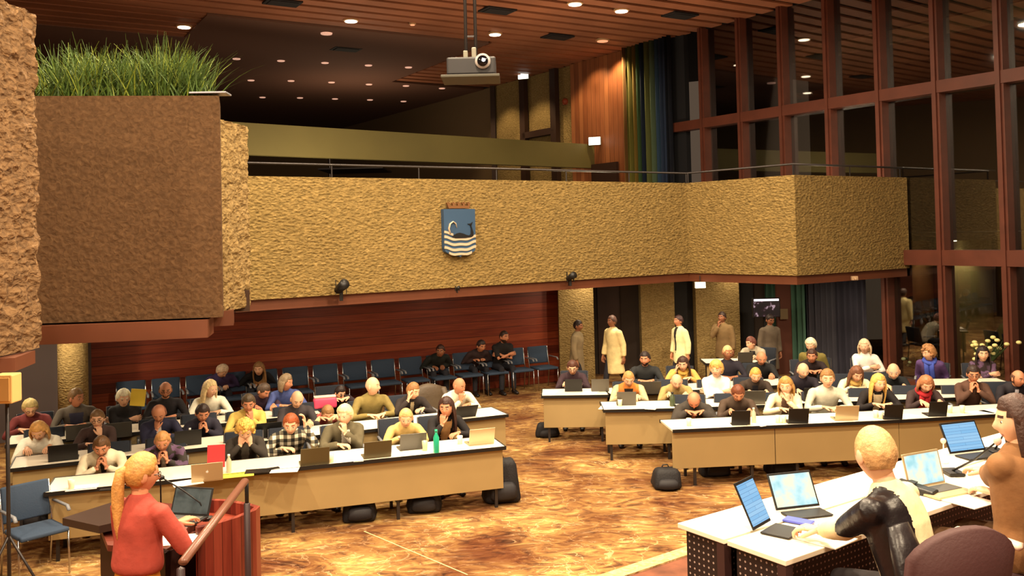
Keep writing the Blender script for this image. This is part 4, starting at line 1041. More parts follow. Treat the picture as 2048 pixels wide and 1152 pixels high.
for x in (-.06, .045):
    bm = NB(); loft(bm, [(x, .12, .08), (x, .12, ZC - pj.z)], [.018, .018], (1, 0, 0), 8); link('pole', bm, DKMETAL, pr, True)
for k in range(7):
    bm = NB(); box(bm, (-.008, .12, .35 + .42 * k), (.1, .012, .02)); link('rung', bm, DKMETAL, pr)
bm = NB(); box(bm, (-.06, .0, .13), (.05, .05, .08), bev=.01); box(bm, (.03, -.02, .14), (.05, .04, .12), bev=.01); link('bracket', bm, mat('bracket_pale', (110, 106, 92), .4), pr)

# exit signs: white glowing boxes
for px, py, dref, s, lab in [(1065, 153, (WA, WB, .35), .26, 'glowing white exit sign at the top of the concrete opening frame'), (1203, 283, (WA, WB, .25), .26, 'glowing white exit sign at the end of the olive parapet')]:
    p = hit(px, py, dref[0], dref[1]) - wn_out * dref[2]; t = thing('exit_sign', lab, 'sign', p, -.35)
    bm = NB(); box(bm, (0, 0, 0), (.36, .1, .24), bev=.01); link('housing', bm, mat('sign_grey', (180, 180, 170), .5), t)
    bm = NB(); box(bm, (0, -.055, 0), (.34, .012, .22)); link('face', bm, mat('sign_glow', (250, 255, 244), emit=3.5), t)
p = Q(1400, 570, 18.3); t = thing('exit_sign', 'glowing white exit sign under the gallery above the dark doors', 'sign', p + V((0, 0, -.0)))
bm = NB(); box(bm, (0, 0, 0), (.22, .08, .13), bev=.01); link('housing', bm, mat('sign_grey', (180, 180, 170), .5), t)
bm = NB(); box(bm, (0, -.045, 0), (.2, .012, .115)); link('face', bm, mat('sign_glow', (250, 255, 244), emit=3.5), t)
bm = NB(); box(bm, (0, 0, .12), (.015, .015, .14)); link('hanger', bm, DKMETAL, t)
p = hit(1133, 203, WA, WB) - wn_out * .05; bm = NB(); ellip(bm, (0, 0, 0), (.1, .08, .1)); box(bm, (0, .02, -.02), (.16, .06, .16)); o = link('alarm_bell', bm, mat('alarm_red', (150, 64, 36), .5)); o.location = p; tag(o, 'small red alarm bell on the upper concrete wall', 'alarm')
# dark gallery door below the sign
pdo = hit(1225, 320, WA, WB) - wn_out * .3; bm = NB(); box(bm, (0, 0, 0), (1.1, .1, 2.2), rzw); o = link('door_4', bm, DBROWN); o.location = (pdo.x, pdo.y, 4.15); o['kind'] = 'structure'
# black stage spotlights on the gallery edge
for px, py, s, lab in [(674, 573, 1.15, 'black stage spotlight clamped under the gallery left of the shield'), (1130, 553, .9, 'black stage spotlight clamped under the gallery right of the shield'), (905, 576, .42, 'small black sensor under the gallery below the shield')]:
    p = hit(px, py, g0, g1) + gn * .16; t = thing('stage_spotlight', lab, 'spotlight', p, grz - .4)
    bm = NB(); loft(bm, [(-.05 * s, .02, -.05 * s), (0.0, -.06 * s, .0), (.05 * s, -.15 * s, .05 * s)], [.05 * s, .062 * s, .07 * s], (0, 0, 1), 14, cap=.1); link('lamp_housing', bm, BLACK, t, True)
    bm = NB(); box(bm, (0, .04, -.12 * s), (.05 * s, .1, .14 * s), bev=.005); box(bm, (-.07 * s, .0, 0), (.012, .05, .2 * s)); box(bm, (.07 * s, .0, 0), (.012, .05, .2 * s)); link('clamp', bm, BLACK, t)
p = hit(1705, 556, g2, g3) + V((0, -.1, 0)); bm = NB(); box(bm, (0, 0, 0), (.12, .08, .08), bev=.01); loft(bm, [(0, -.03, 0), (0, -.08, -.02)], [.025, .02], (1, 0, 0), 10); o = link('security_camera', bm, mat('beige_box', (170, 140, 110), .5)); o.location = p; tag(o, 'small beige camera under the right end of the gallery', 'camera')
# television and notice under the gallery
tv = Q(1532, 615, 19.6); t = thing('television', 'wall television with a dark picture and a bright top strip under the gallery', 'television', tv)
bm = NB(); box(bm, (0, 0, 0), (.60, .07, .42), bev=.008); link('casing', bm, BLACK, t)
m, n, b, tc, nd, L = graph('tv_picture'); v = nd('ShaderNodeTexNoise'); v.inputs['Scale'].default_value = 9; L(tc.outputs['Object'], v.inputs['Vector'])
r = ramp(nd, [(.5, (22, 12, 18)), (.6, (60, 34, 44)), (.66, (190, 160, 170))]); L(v.outputs['Fac'], r.inputs['Fac']); L(r.outputs['Color'], b.inputs['Emission Color']); b.inputs['Emission Strength'].default_value = .8; b.inputs['Base Color'].default_value = (0, 0, 0, 1)
bm = NB(); box(bm, (0, -.038, -.02), (.56, .006, .35)); sc1 = link('screen', bm, m, t)
bm = NB(); box(bm, (0, -.039, .165), (.54, .007, .045)); link('bright_strip', bm, mat('strip_glow', (240, 236, 250), emit=1.2), sc1)
bm = NB(); box(bm, (0, .12, -.1), (.06, .2, .06)); box(bm, (0, .12, -1.1), (.06, .06, 1.9)); link('stand', bm, BLACK, t)
p = Q(1568, 628, 20.12); bm = NB(); box(bm, (0, 0, 0), (.17, .02, .23)); o = link('notice_sheet', bm, mat('notice_tan', (130, 112, 84), .8)); o.location = p; tag(o, 'small tan notice sheet on the wall right of the television', 'notice')

# loudspeaker on a stand at the far left
p = Q(14, 776, 8.6); t = thing('loudspeaker_stand', 'grey pole stand at the far left edge carrying a cream box', 'stand', (p.x, p.y, 0))
bm = NB(); loft(bm, [(0, 0, .02), (0, 0, p.z - .14)], [.018, .018], (1, 0, 0), 10); link('pole', bm, DKMETAL, t, True)
for a in (0, 2.1, 4.2):
    bm = NB(); loft(bm, [(0, 0, .55), (.32 * math.cos(a), .32 * math.sin(a), .015)], [.012, .012], (0, 0, 1), 8); link('leg', bm, DKMETAL, t, True)
t = thing('loudspeaker', 'cream box loudspeaker on a pole at the far left edge', 'loudspeaker', p)
bm = NB(); box(bm, (0, 0, 0), (.19, .18, .27), bev=.012); link('cabinet', bm, mat('cream_box', (236, 190, 120), .6), t)
bm = NB(); box(bm, (0, -.095, .0), (.15, .012, .22), bev=.004); link('grille', bm, mat('cream_grille', (214, 166, 100), .8), t)

# tall grasses in the planter, four clumps
def grass(px, lab, seed, hgt=.72, nblades=420, wd_=.42):
    c = hit(px, 200, qa, qb); c = V((c.x, c.y + .28, 4.93)); rnd = random.Random(seed); bm = NB()
    lathe(bm, [(.12, -.05), (.16, .02), (.1, .05)], seg=10, mi=1)
    for i in range(nblades):
        x, y = rnd.gauss(0, wd_ * .42), rnd.gauss(0, .13); h_ = hgt * rnd.uniform(.45, 1.05) * (1 - .35 * min(1, abs(x) / wd_ * .5)); lean_ = rnd.gauss(0, .16) + x * .25; ly = rnd.gauss(0, .12) - .05
        x = max(-wd_, min(wd_, x)); y = max(-.2, min(.3, y)); w0 = rnd.uniform(.006, .013); az = rnd.uniform(0, 3.14); dx, dy = math.cos(az) * w0, math.sin(az) * w0
        prev = None; droop = rnd.uniform(.0, .45)
        for s in range(6):
            u = s / 5; px_ = x + lean_ * u + lean_ * droop * 1.6 * u * u; py_ = y + ly * u; pz_ = h_ * (u - droop * .55 * u * u * u); w_ = 1 - u * .85
            cur = (bm.verts.new((px_ - dx * w_, py_ - dy * w_, pz_)), bm.verts.new((px_ + dx * w_, py_ + dy * w_, pz_)))
            if prev: bm.faces.new((prev[0], prev[1], cur[1], cur[0])).material_index = 0 if i % 5 else 2
            prev = cur
    o = link('ornamental_grass', bm, [mat('grass_green', (62, 84, 28), .6, var=.35, vscale=5), mat('soil', (50, 36, 26), .9), mat('grass_yellow', (112, 124, 38), .6, var=.2)]); o.location = c; tag(o, lab, 'plant', 'grasses in the stone planter')
grass(110, 'tall green grass clump in the planter, beside the stone pillar', 1, .72)
grass(178, 'tall yellow-green grass clump in the planter, second from the pillar', 2, .74)
grass(248, 'tall grass clump in the planter, third from the pillar', 3, .68)
grass(312, 'tall grass clump in the planter, fourth from the pillar', 4, .80)
grass(358, 'spiky grass clump at the open right end of the planter', 5, .66, 380, .3)
p = hit(415, 188, qa, qb); bm = NB(); box(bm, (0, .1, .03), (.42, .25, .02), .05, bev=.004); o = link('metal_ledge', bm, mat('ledge_grey', (150, 150, 160), .4, .5)); o.location = p; o.location.z = 4.975; tag(o, 'thin grey metal plate lying on the right end of the planter', 'plate')

# white flowers at the window, far right
def flowers(px, py, y, lab, seed, col, n_=16, s=.3):
    c = Q(px, py, y); rnd = random.Random(seed); t = thing('flower_bouquet', lab, 'flowers', (c.x, c.y, c.z - .35))
    bm = NB()
    for i in range(n_): ellip(bm, (rnd.gauss(0, s * .5), rnd.gauss(0, s * .3), .3 + rnd.gauss(0, s * .35)), (.05, .05, .035), None, 8, 5)
    link('blossoms', bm, mat('blossom_%d' % seed, col, .7), t, True)
    bm = NB()
    for i in range(30):
        a, b2 = rnd.gauss(0, s * .5), rnd.gauss(0, s * .35); loft(bm, [(0, 0, 0), (a * .5, b2 * .5, .18), (a, b2, .34 + rnd.gauss(0, .05))], [(.012, .004), (.02, .004), (.003, .003)], (1, 0, 0), 5)
    link('leaves', bm, mat('leaf_dark', (52, 66, 34), .6), t)
    bm = NB(); lathe(bm, [(.06, -.25), (.09, -.1), (.06, .05)], seg=14); link('vase', bm, mat('vase_dark', (50, 44, 40), .3), t, True)
    z = c.z - .6
    if z > .2:
        q_ = thing('plant_stand', 'dark pedestal under the ' + lab, 'stand', (c.x, c.y, 0)); bm = NB(); lathe(bm, [(.2, 0), (.2, .03), (.03, .05), (.03, z - .03), (.18, z - .02), (.18, z)], seg=16); link('pedestal', bm, BLACK, q_)
flowers(1975, 692, 16.2, 'white and yellow flowers behind the dark-haired woman at far right', 11, (214, 206, 140), 22, .34)
flowers(1945, 645, 19.6, 'pale blossoms outside before the lit pier', 12, (180, 150, 110), 14, .34)
flowers(1860, 628, 19.4, 'pale blossom outside before the rust brown pier', 13, (170, 150, 130), 6, .2)
flowers(1835, 720, 18.6, 'grey-green plant outside the glass left of the purple sweater', 14, (110, 116, 84), 14, .3)

ta, tb = P(728, 1063, 0), P(935, 1150, 0); td_ = (tb - ta); bm = NB(); box(bm, ((ta.x + tb.x) / 2, (ta.y + tb.y) / 2, .003), (td_.length, .013, .004), math.atan2(td_.y, td_.x)); tag(link('floor_tape', bm, mat('tape_cream', (206, 184, 130), .8)), 'thin straight cream line of tape on the carpet in front of the left tables', 'tape')
# ================================================================== LECTERN
LX = lambda px, py, z: P(px, py, z)
pl0 = struct('floor_podium', slab(NB(), [(-4.1, 3.9), (-1.35, 4.2), (-1.2, 7.0), (-3.9, 7.1)], 0, .28), mat('podium_carpet', (120, 70, 44), .95, var=.3, vscale=4))
ZL = 1.42
lec = thing('lectern', 'wide dark-topped wooden lectern with curved board front at lower left', 'lectern', (-2.3, 6.1, .28))
def rel(p): return V((p.x + 2.3, p.y - 6.1, p.z - .28))
def polyslab(pts, th_): 
    bm = NB(); a = [bm.verts.new(rel(p)) for p in pts]; b_ = [bm.verts.new(rel(p) - V((0, 0, th_))) for p in pts]; n_ = len(a)
    bm.faces.new(a); bm.faces.new(b_[::-1])
    for i in range(n_): bm.faces.new((a[i], b_[i], b_[(i + 1) % n_], a[(i + 1) % n_]))
    return bm
wing = [LX(125, 1036, ZL), LX(198, 1052, ZL), LX(250, 1040, ZL), LX(262, 992, ZL)]
link('top_wing', polyslab(wing, .05), mat('lectern_top_dark', (48, 34, 28), .35), lec)
desk = [LX(200, 1052, ZL - .06), LX(262, 1000, ZL - .06), LX(400, 1012, ZL - .06), LX(395, 1062, ZL - .2), LX(330, 1100, ZL - .2), LX(215, 1090, ZL - .1)]
link('desk_top', polyslab(desk, .04), mat('lectern_desk', (96, 44, 32), .4), lec)
# curved outer body of upright boards
def arcwall(pts, z0, z1, th_, name, m_):
    bm = NB(); N = len(pts); ins = off(pts, th_); prev = None
    for i in range(N):
        o_, i_ = pts[i], ins[i]
        cur = [bm.verts.new((o_.x + 2.3, o_.y - 6.1, z0 - .28)), bm.verts.new((o_.x + 2.3, o_.y - 6.1, z1 - .28)), bm.verts.new((i_.x + 2.3, i_.y - 6.1, z1 - .28)), bm.verts.new((i_.x + 2.3, i_.y - 6.1, z0 - .28))]
        if prev:
            for j in range(4): bm.faces.new((prev[j], cur[j], cur[(j + 1) % 4], prev[(j + 1) % 4]))
        else: bm.faces.new(cur)
        prev = cur
    bm.faces.new(prev[::-1]); return link(name, bm, m_, lec)
ctl = [LX(395, 1062, 1.4), LX(440, 1052, 1.4), LX(478, 1040, 1.4), LX(512, 1026, 1.4), LX(520, 1018, 1.4), LX(500, 1012, 1.4), LX(455, 1004, 1.4), LX(400, 1002, 1.4)]
ctl = [V((p.x, p.y, 0)) for p in ctl]
arcwall(ctl, .28, 1.42, .04, 'curved_front', LECTWOOD)
topc = [V((p.x, p.y, 1.36)) for p in ctl[:]]
link('curved_shelf', polyslab([V((p.x, p.y, 1.33)) for p in off(ctl, .03)], .03), mat('lectern_red', (140, 58, 40), .4), lec)
inner = [LX(200, 1056, 1.3), LX(330, 1100, 1.3), LX(395, 1066, 1.3)]; 
bm = NB()
for i in range(2):
    a, c = rel(inner[i]), rel(inner[i + 1]); a.z = c.z = 0; slab(bm, [a, c, c + V((.02, .04, 0)), a + V((.02, .04, 0))], 0, 1.0)
link('body_panel', bm, mat('lectern_dark_panel', (44, 20, 16), .5), lec)
lp = LX(362, 1058, 1.36); scrL = screen_mat('lectern_screen', (96, 112, 104), (60, 70, 70), (120, 130, 120), .4)
laptop(V((lp.x - .02, lp.y + .05, 1.395)), (-.25, -1), 'open laptop on the lectern before the woman in the coral sweater', 'black', 22, scrL, .30, .2)
paper(355, 1082, 'white sheets on the lectern before the speaker', .2, (.30, .20), z=1.365, h=.008)
gm = thing('gooseneck_microphone', 'thin gooseneck microphone on the lectern, left of the laptop', 'microphone', LX(322, 1020, 1.37)); bm = NB(); lathe(bm, [(.04, 0), (.04, .02), (.01, .03)], seg=12); link('mic_base', bm, BLACK, gm)
bm = NB(); loft(bm, [(0, 0, .02), (.0, 0, .2), (-.01, -.05, .33), (-.04, -.12, .40)], [.006] * 4, (1, 0, 0), 6); link('neck', bm, BLACK, gm, True); bm = NB(); ellip(bm, (-.05, -.14, .41), (.018, .026, .018)); link('mic_head', bm, BLACK, gm, True)
gm = thing('gooseneck_microphone', 'second thin gooseneck microphone on the lectern, right of the laptop', 'microphone', LX(415, 1040, 1.37)); bm = NB(); lathe(bm, [(.04, 0), (.04, .02), (.01, .03)], seg=12); link('mic_base', bm, BLACK, gm)
bm = NB(); loft(bm, [(0, 0, .02), (-.05, 0, .12), (-.16, -.03, .22), (-.28, -.04, .30)], [.006] * 4, (1, 0, 0), 6); link('neck', bm, BLACK, gm, True); bm = NB(); ellip(bm, (-.3, -.04, .31), (.024, .018, .018)); link('mic_head', bm, BLACK, gm, True)
# handrail
hr = thing('handrail', 'brown wooden handrail on a dark post in front of the lectern', 'handrail', (-1.6, 5.0, .28))
h0, h1 = Q(490, 962, 5.3), Q(366, 1124, 4.25); o_ = V((-1.6, 5.0, .28))
bm = NB(); loft(bm, [h0 - o_, h1 - o_], [(.018, .024)] * 2, (0, 0, 1), 12); link('rail', bm, mat('rail_brown', (104, 64, 48), .35), hr, True)
bm = NB(); pz = h0 - o_; loft(bm, [V((pz.x, pz.y + .03, 0)), V((pz.x, pz.y + .03, pz.z - .14))], [.019, .019], (1, 0, 0), 12); link('post', bm, mat('post_dark', (50, 34, 36), .4), hr, True)
bm = NB(); loft(bm, [V((pz.x, pz.y + .03, pz.z - .15)), V((pz.x, pz.y + .03, pz.z - .02))], [.012, .012], (1, 0, 0), 8); link('post_pin', bm, BLACK, hr, True)
bm = NB(); pz = h1 - o_; loft(bm, [V((pz.x, pz.y - .03, 0)), V((pz.x, pz.y - .03, pz.z - .02))], [.019, .019], (1, 0, 0), 12); link('post', bm, mat('post_dark', (50, 34, 36), .4), hr, True)

# ================================================================== PRESIDIUM ON THE DAIS
ZD = 1.0
de = V((.57, .42, 0)).normalized(); dp = P(1275, 1128, ZD); dn = V((-de.y, de.x, 0))
struct('floor_dais', slab(NB(), [dp + de * 9, dp - de * 2.4, dp - de * 2.4 - dn * 9, dp + de * 9 - dn * 9], 0, ZD), mat('dais_carpet', (104, 60, 40), .95, var=.35, vscale=6))
struct('trim_50', slab(NB(), [dp + de * 9, dp - de * 2.4, dp - de * 2.4 - dn * .12, dp + de * 9 - dn * .12], ZD - .12, ZD + .012), stone_mat('dais_edge', (170, 140, 92), (206, 178, 126), (226, 204, 160), 16, .01))
zt_ = ZD + .74
f0, f1 = P(1355, 1046, zt_), P(1990, 868, zt_); td = (f1 - f0).normalized(); tn = V((td.y, -td.x, 0))     # tn: towards the seated officers
trz = math.atan2(td.y, td.x)
def dtable(org, Ln, dep, lab):
    t = thing('presidium_table', lab, 'table', (org.x, org.y, ZD), trz)
    bm = NB(); box(bm, (Ln / 2, -dep / 2, .727), (Ln, dep, .026), bev=.003); link('tabletop', bm, TOPM, t)
    m_ = _m.get('perforated')
    if not m_:
        m_, n, b, tc, nd, L = graph('perforated'); sx = nd('ShaderNodeSeparateXYZ'); L(tc.outputs['Object'], sx.inputs[0]); ds = []
        ad = nd('ShaderNodeMath', operation='ADD'); L(sx.outputs['X'], ad.inputs[0]); L(sx.outputs['Y'], ad.inputs[1])
        for src in (ad.outputs[0], sx.outputs['Z']):
            mu = nd('ShaderNodeMath', operation='MULTIPLY'); mu.inputs[1].default_value = 30; L(src, mu.inputs[0]); fr_ = nd('ShaderNodeMath', operation='FRACT'); L(mu.outputs[0], fr_.inputs[0])
            sb = nd('ShaderNodeMath', operation='SUBTRACT'); sb.inputs[1].default_value = .5; L(fr_.outputs[0], sb.inputs[0]); pw = nd('ShaderNodeMath', operation='MULTIPLY'); L(sb.outputs[0], pw.inputs[0]); L(sb.outputs[0], pw.inputs[1]); ds.append(pw)
        a = nd('ShaderNodeMath', operation='ADD'); L(ds[0].outputs[0], a.inputs[0]); L(ds[1].outputs[0], a.inputs[1]); lt = nd('ShaderNodeMath', operation='LESS_THAN'); lt.inputs[1].default_value = .028; L(a.outputs[0], lt.inputs[0])
        mx = nd('ShaderNodeMix', data_type='RGBA'); L(lt.outputs[0], mx.inputs[0]); mx.inputs[6].default_value = (*lin((30, 22, 22)), 1); mx.inputs[7].default_value = (*lin((170, 150, 140)), 1); L(mx.outputs[2], b.inputs['Base Color']); b.inputs['Roughness'].default_value = .5
    bm = NB(); box(bm, (.04, -dep / 2, .36), (.012, dep - .06, .68)); link('end_panel', bm, m_, t)
    bm = NB(); box(bm, (Ln / 2, -.03, .36), (Ln - .1, .012, .68)); link('front_panel', bm, m_, t)
    for x in (.03, Ln - .03):
        bm = NB(); box(bm, (x, -dep + .03, .357), (.05, .05, .712)); link('post', bm, mat('post_brown', (58, 36, 34), .5), t)
    return t
dtable(f0, 3.9, .325, 'narrow front presidium table with perforated end at lower right')
dtable(f0 + tn * .345, 3.9, .36, 'rear presidium table nearest the officers with white top')
def ondais(px, py): p = P(px, py, zt_ + .002); return p
sc_w = screen_mat('screen_page', (190, 226, 230), (150, 206, 214), (226, 232, 200), 1.25)
sc_b = screen_mat('screen_bluepage', (120, 184, 230), (60, 110, 170), (150, 200, 236), 1.05, True)
tw = (.35, -.94)
laptop(ondais(1572, 1066), (.75, -.66), 'upright tablet with blue screen in a black case on the near presidium table', 'black', 25, sc_b, .20, .26, tablet=True)
laptop(ondais(1618, 1032), (.25, -.97), 'tablet with pale map screen left of the bald officer', 'black', 28, sc_w, .27, .21, tablet=True)
laptop(ondais(1885, 985), (.42, -.9), 'open silver laptop with lit screen right of the bald officer', 'silver', 14, sc_w, .30, .21)
laptop(ondais(1962, 915), (.3, -.95), 'wide lit blue screen before the woman in the brown shawl', 'black', 26, sc_b, .30, .22, tablet=True)
for px, py, ex, lab in [(1905, 948, (-.25, .0, .06), 'gooseneck microphone with dark boom near the woman in the shawl'), (1990, 905, (.02, -.05, .1), 'gooseneck microphone at the right presidium place')]:
    q_ = ondais(px, py); gm = thing('gooseneck_microphone', lab, 'microphone', q_); bm = NB(); box(bm, (0, 0, .012), (.1, .14, .022), bev=.005); link('mic_base', bm, BLACK, gm)
    tip = (Q(1995, 882, 5.2) - q_) if px == 1905 else V((.05, -.1, .25)); bm = NB(); loft(bm, [V((0, 0, .02)), tip * .5 + V((0, 0, -.01)), tip], [.007, .006, .005], (1, 0, 0), 6); link('neck', bm, BLACK, gm, True)
    bm = NB(); ellip(bm, tip, (.022, .022, .026)); link('mic_head', bm, mat('mic_foam', (232, 196, 180), .8) if px == 1905 else BLACK, gm, True)
q_ = P(1884, 905, zt_ + .0); gm = thing('table_microphone', 'thin upright microphone with a round pink head on the presidium table', 'microphone', ondais(1888, 925)); bm = NB(); lathe(bm, [(.03, 0), (.03, .012), (.004, .015), (.004, .13)], seg=10); link('stem', bm, WHITEP, gm); bm = NB(); ellip(bm, (0, 0, .14), (.018, .018, .018)); link('mic_head', bm, mat('mic_foam', (232, 196, 180), .8), gm, True)
q_ = ondais(1832, 985); t = thing('conference_phone', 'black conference unit between the bald officer and the silver laptop', 'microphone unit', q_, .8); bm = NB(); box(bm, (0, 0, .025), (.09, .22, .04), M=Matrix.Rotation(.15, 4, 'X'), bev=.01); link('unit_body', bm, BLACK, t); bm = NB(); box(bm, (0, .03, .055), (.05, .05, .006), M=Matrix.Rotation(.15, 4, 'X')); link('button', bm, DKMETAL, t)
def paperd(px, py, lab, rz): q_ = ondais(px, py); bm = NB(); box(bm, (0, 0, .003), (.21, .29, .005)); o = link('paper_sheet', bm, PAPER); o.location = q_; o.rotation_euler = (0, 0, rz); tag(o, lab, 'paper')
paperd(1925, 1000, 'white paper under the silver laptop hand rest on the presidium table', .5)
paperd(1640, 1075, 'papers under the hands of the bald officer', .7)
q_ = ondais(1597, 1045); bm = NB(); box(bm, (0, 0, .008), (.075, .15, .012), bev=.003); o = link('mobile_phone', bm, mat('phone_blue', (80, 90, 190), .3)); o.location = q_; o.rotation_euler = (0, 0, .9); tag(o, 'phone with bluish screen beside the upright tablet', 'phone')
# officers' chairs
def office(loc, rz, lab, col, arm=True):
    t = thing('office_chair', lab, 'chair', (loc.x, loc.y, ZD), rz)
    m_ = mat('chair_%d_%d_%d' % col, col, .7, bump=.2)
    bm = NB(); box(bm, (0, 0, .47), (.5, .48, .08), bev=.03); link('seat', bm, m_, t, True)
    bm = NB(); N = 10; prev = None
    for i in range(N + 1):
        a = -1 + 2 * i / N; x = .25 * math.sin(a * 1.15) / math.sin(1.15); y = -.25 + .07 * (1 - math.cos(a * 1.2)); zt2 = 1.06 - .12 * a * a
        cur = [bm.verts.new(V(q)) for q in ((x, y, .56), (x, y - .02 - .05, zt2), (x, y + .03 - .05, zt2 + .005), (x, y + .05, .56))]
        if prev:
            for j in range(4): bm.faces.new((prev[j], cur[j], cur[(j + 1) % 4], prev[(j + 1) % 4]))
        else: bm.faces.new(cur)
        prev = cur
    bm.faces.new(prev[::-1]); link('backrest', bm, m_, t, True)
    if arm:
        for s in (-1, 1):
            bm = NB(); loft(bm, [(s * .28, -.14, .70), (s * .285, .06, .71), (s * .27, .2, .69)], [(.02, .035), (.022, .042), (.018, .034)], (0, 0, 1), 10); link('armrest', bm, mat('arm_pale', (238, 214, 196), .35), t, True)
            bm = NB(); loft(bm, [(s * .28, .08, .69), (s * .28, .11, .55), (s * .26, .05, .40)], [(.02, .013)] * 3, (1, 0, 0), 8); link('arm_post', bm, mat('arm_wood', (168, 116, 80), .4), t, True)
    bm = NB(); loft(bm, [(0, 0, .1), (0, 0, .43)], [.03, .03], (1, 0, 0), 10); link('column', bm, DKMETAL, t, True)
    for k in range(5):
        a = k * 1.2566; bm = NB(); loft(bm, [(0, 0, .1), (.28 * math.cos(a), .28 * math.sin(a), .06)], [.022, .016], (0, 0, 1), 8); ellip(bm, (.28 * math.cos(a), .28 * math.sin(a), .03), (.028, .028, .03)); link('leg', bm, DKMETAL, t, True)
    return t

# ================================================================== WHO SITS WHERE
fA = (-nA.x, -nA.y); fB = (-nB.x, -nB.y); fR = (-.10, -1)
def chair_label(l):
    w_ = l.split(',')[0].split()[:10]
    while w_[-1] in ('the', 'of', 'in', 'and', 'a', 'with', 'at', 'to', 'on', 'before', 'behind', 'over', 'small'): w_.pop()
    return 'dark blue chair of the ' + ' '.join(w_)
def seatp(label, px, py, rowa, rowb, back, face, chair=True, **k):
    n_ = nrm_(rowa, rowb); ra, rb = V((rowa[0], rowa[1], 0)) + n_ * back, V((rowb[0], rowb[1], 0)) + n_ * back
    h = hit(px, py, ra, rb); t = person(label, h, face, **k)
    if chair:
        f = V((face[0], face[1], 0)).normalized(); r_ = t.location - f * .02
        place_chair(chair_dark, (r_.x, r_.y, 0), face, chair_label(label), None)
    return t
WH = (232, 222, 196); BK = (30, 28, 30); NV = (34, 36, 52); 
A = dict(rowa=a0, rowb=a1, back=.88, face=fA); Bq = dict(rowa=b0, rowb=b1, back=.88, face=fB); Cq = dict(rowa=c0_, rowb=c1_, back=.85, face=fB)
S = seatp
S('person in white sweater with dark beard, hands clasped at mouth, front left table', 203, 893, **A, pose='clasp', shirt=(236, 226, 196), skin='b', hair='short', hc=(92, 64, 38), beard=1, pitch=22, inner=(40, 36, 36), innerw=.03)
S('person in dark patterned jacket with white collar, hands clasped, front left table', 325, 882, **A, pose='clasp', shirt=(50, 44, 40), kind='pattern', skin='b', hair='crop', hc=(176, 128, 76), pitch=24, scarf=None, inner=(220, 210, 190), innerw=.03)
S('person with curly blond hair holding their face in both hands', 490, 860, **A, pose='face', shirt=(52, 46, 40), hair='curly', hc=(214, 170, 84), skin='c', pitch=30, inner=(110, 106, 96), female=1)
S('person in black and white plaid shirt with reddish hair and a raised hand', 582, 848, **A, pose=('raise', 'rest'), shirt=(200, 200, 190), kind='plaid', hair='short', hc=(150, 76, 40), skin='c', pitch=18, yaw=-10, size=1.04)
S('older person in green jacket leaning on one hand, front left table', 690, 830, **A, pose=('chin', 'rest'), shirt=(92, 84, 62), coat=2, hair='white', hc=(224, 206, 160), skin='c', pitch=8, yaw=-35, inner=(200, 196, 180), innerw=.05)
S('person in beige knit sweater with short fair hair, front left table', 812, 836, **A, pose='rest', shirt=(206, 176, 108), hair='short', hc=(206, 170, 110), skin='c', pitch=16, yaw=-12, female=1, size=.96)
S('person in black cardigan and tan top with long dark hair', 893, 815, **A, pose=('rest', 'chin'), shirt=(28, 24, 26), hair='long', hc=(58, 34, 28), skin='b', inner=(198, 150, 96), innerw=.075, pitch=4, yaw=-30, female=1, size=1.02)
S('person in bright white shirt with fair hair at the second left table, far left', 78, 862, **Bq, pose='type', shirt=(248, 242, 226), hair='bob', hc=(222, 170, 100), skin='c', pitch=30, yaw=-12)
S('person in dark coat with glasses and one hand at the mouth, second left table', 195, 838, **Bq, pose=('chin', 'rest'), shirt=(64, 46, 42), hair='short', hc=(120, 92, 60), skin='c', pitch=8, yaw=-5, glasses=1, female=1, size=.95)
S('person in navy jacket bent forward with reddish balding head', 318, 826, **Bq, pose=('rest', 'chin'), shirt=(38, 38, 62), hair='ring', hc=(140, 90, 70), skin='b', pitch=34, yaw=-8, inner=(210, 204, 200), innerw=.03)
S('person in navy top with dark tied hair and clasped hands, second left table', 405, 826, **Bq, pose='clasp', shirt=(40, 38, 52), hair='short', hc=(52, 38, 34), skin='b', pitch=22, yaw=6, female=1)
S('person in yellow shirt with dark hair and hand at mouth', 497, 806, **Bq, pose=('chin', 'rest'), shirt=(214, 184, 96), hair='short', hc=(74, 60, 42), skin='b', pitch=20, yaw=-8)
S('bald person in charcoal sweater looking down, second left table', 594, 798, **Bq, pose='type', shirt=(58, 52, 56), hair='bald', hc=(120, 100, 80), skin='c', pitch=32, yaw=4)
S('person in floral blouse behind the older person in green', 655, 826, **Bq, pose='rest', shirt=(222, 206, 150), kind='floral', hair='short', hc=(150, 110, 70), skin='c', pitch=30, female=1, size=.95)
S('bald person in olive sweater turned to the right', 745, 772, **Bq, pose='rest', shirt=(132, 116, 64), hair='bald', hc=(160, 140, 110), skin='c', yaw=52, pitch=2, size=1.05)
S('person in black jacket with light brown hair, hand at the temple', 826, 782, **Bq, pose=('rest', 'temple'), shirt=(44, 36, 34), hair='short', hc=(150, 106, 64), skin='c', yaw=30, pitch=14, female=1, inner=(200, 180, 140), innerw=.03)
S('bald person in white shirt with hand at chin, right end of second left table', 918, 772, **Bq, pose=('rest', 'chin'), shirt=(240, 232, 208), hair='bald', hc=(120, 90, 60), skin='b', yaw=32, pitch=12, vest=None)
S('grey-haired person in maroon sweater with glasses, far left', 60, 816, **Cq, pose='rest', shirt=(112, 48, 48), hair='white', hc=(200, 180, 120), skin='c', pitch=24, yaw=12, glasses=1)
S('person in grey leather jacket turning to the right, third left row', 152, 796, **Cq, pose='rest', shirt=(96, 88, 78), hair='short', hc=(128, 98, 62), skin='b', yaw=50, pitch=4, inner=(62, 62, 84), innerw=.09, size=1.06)
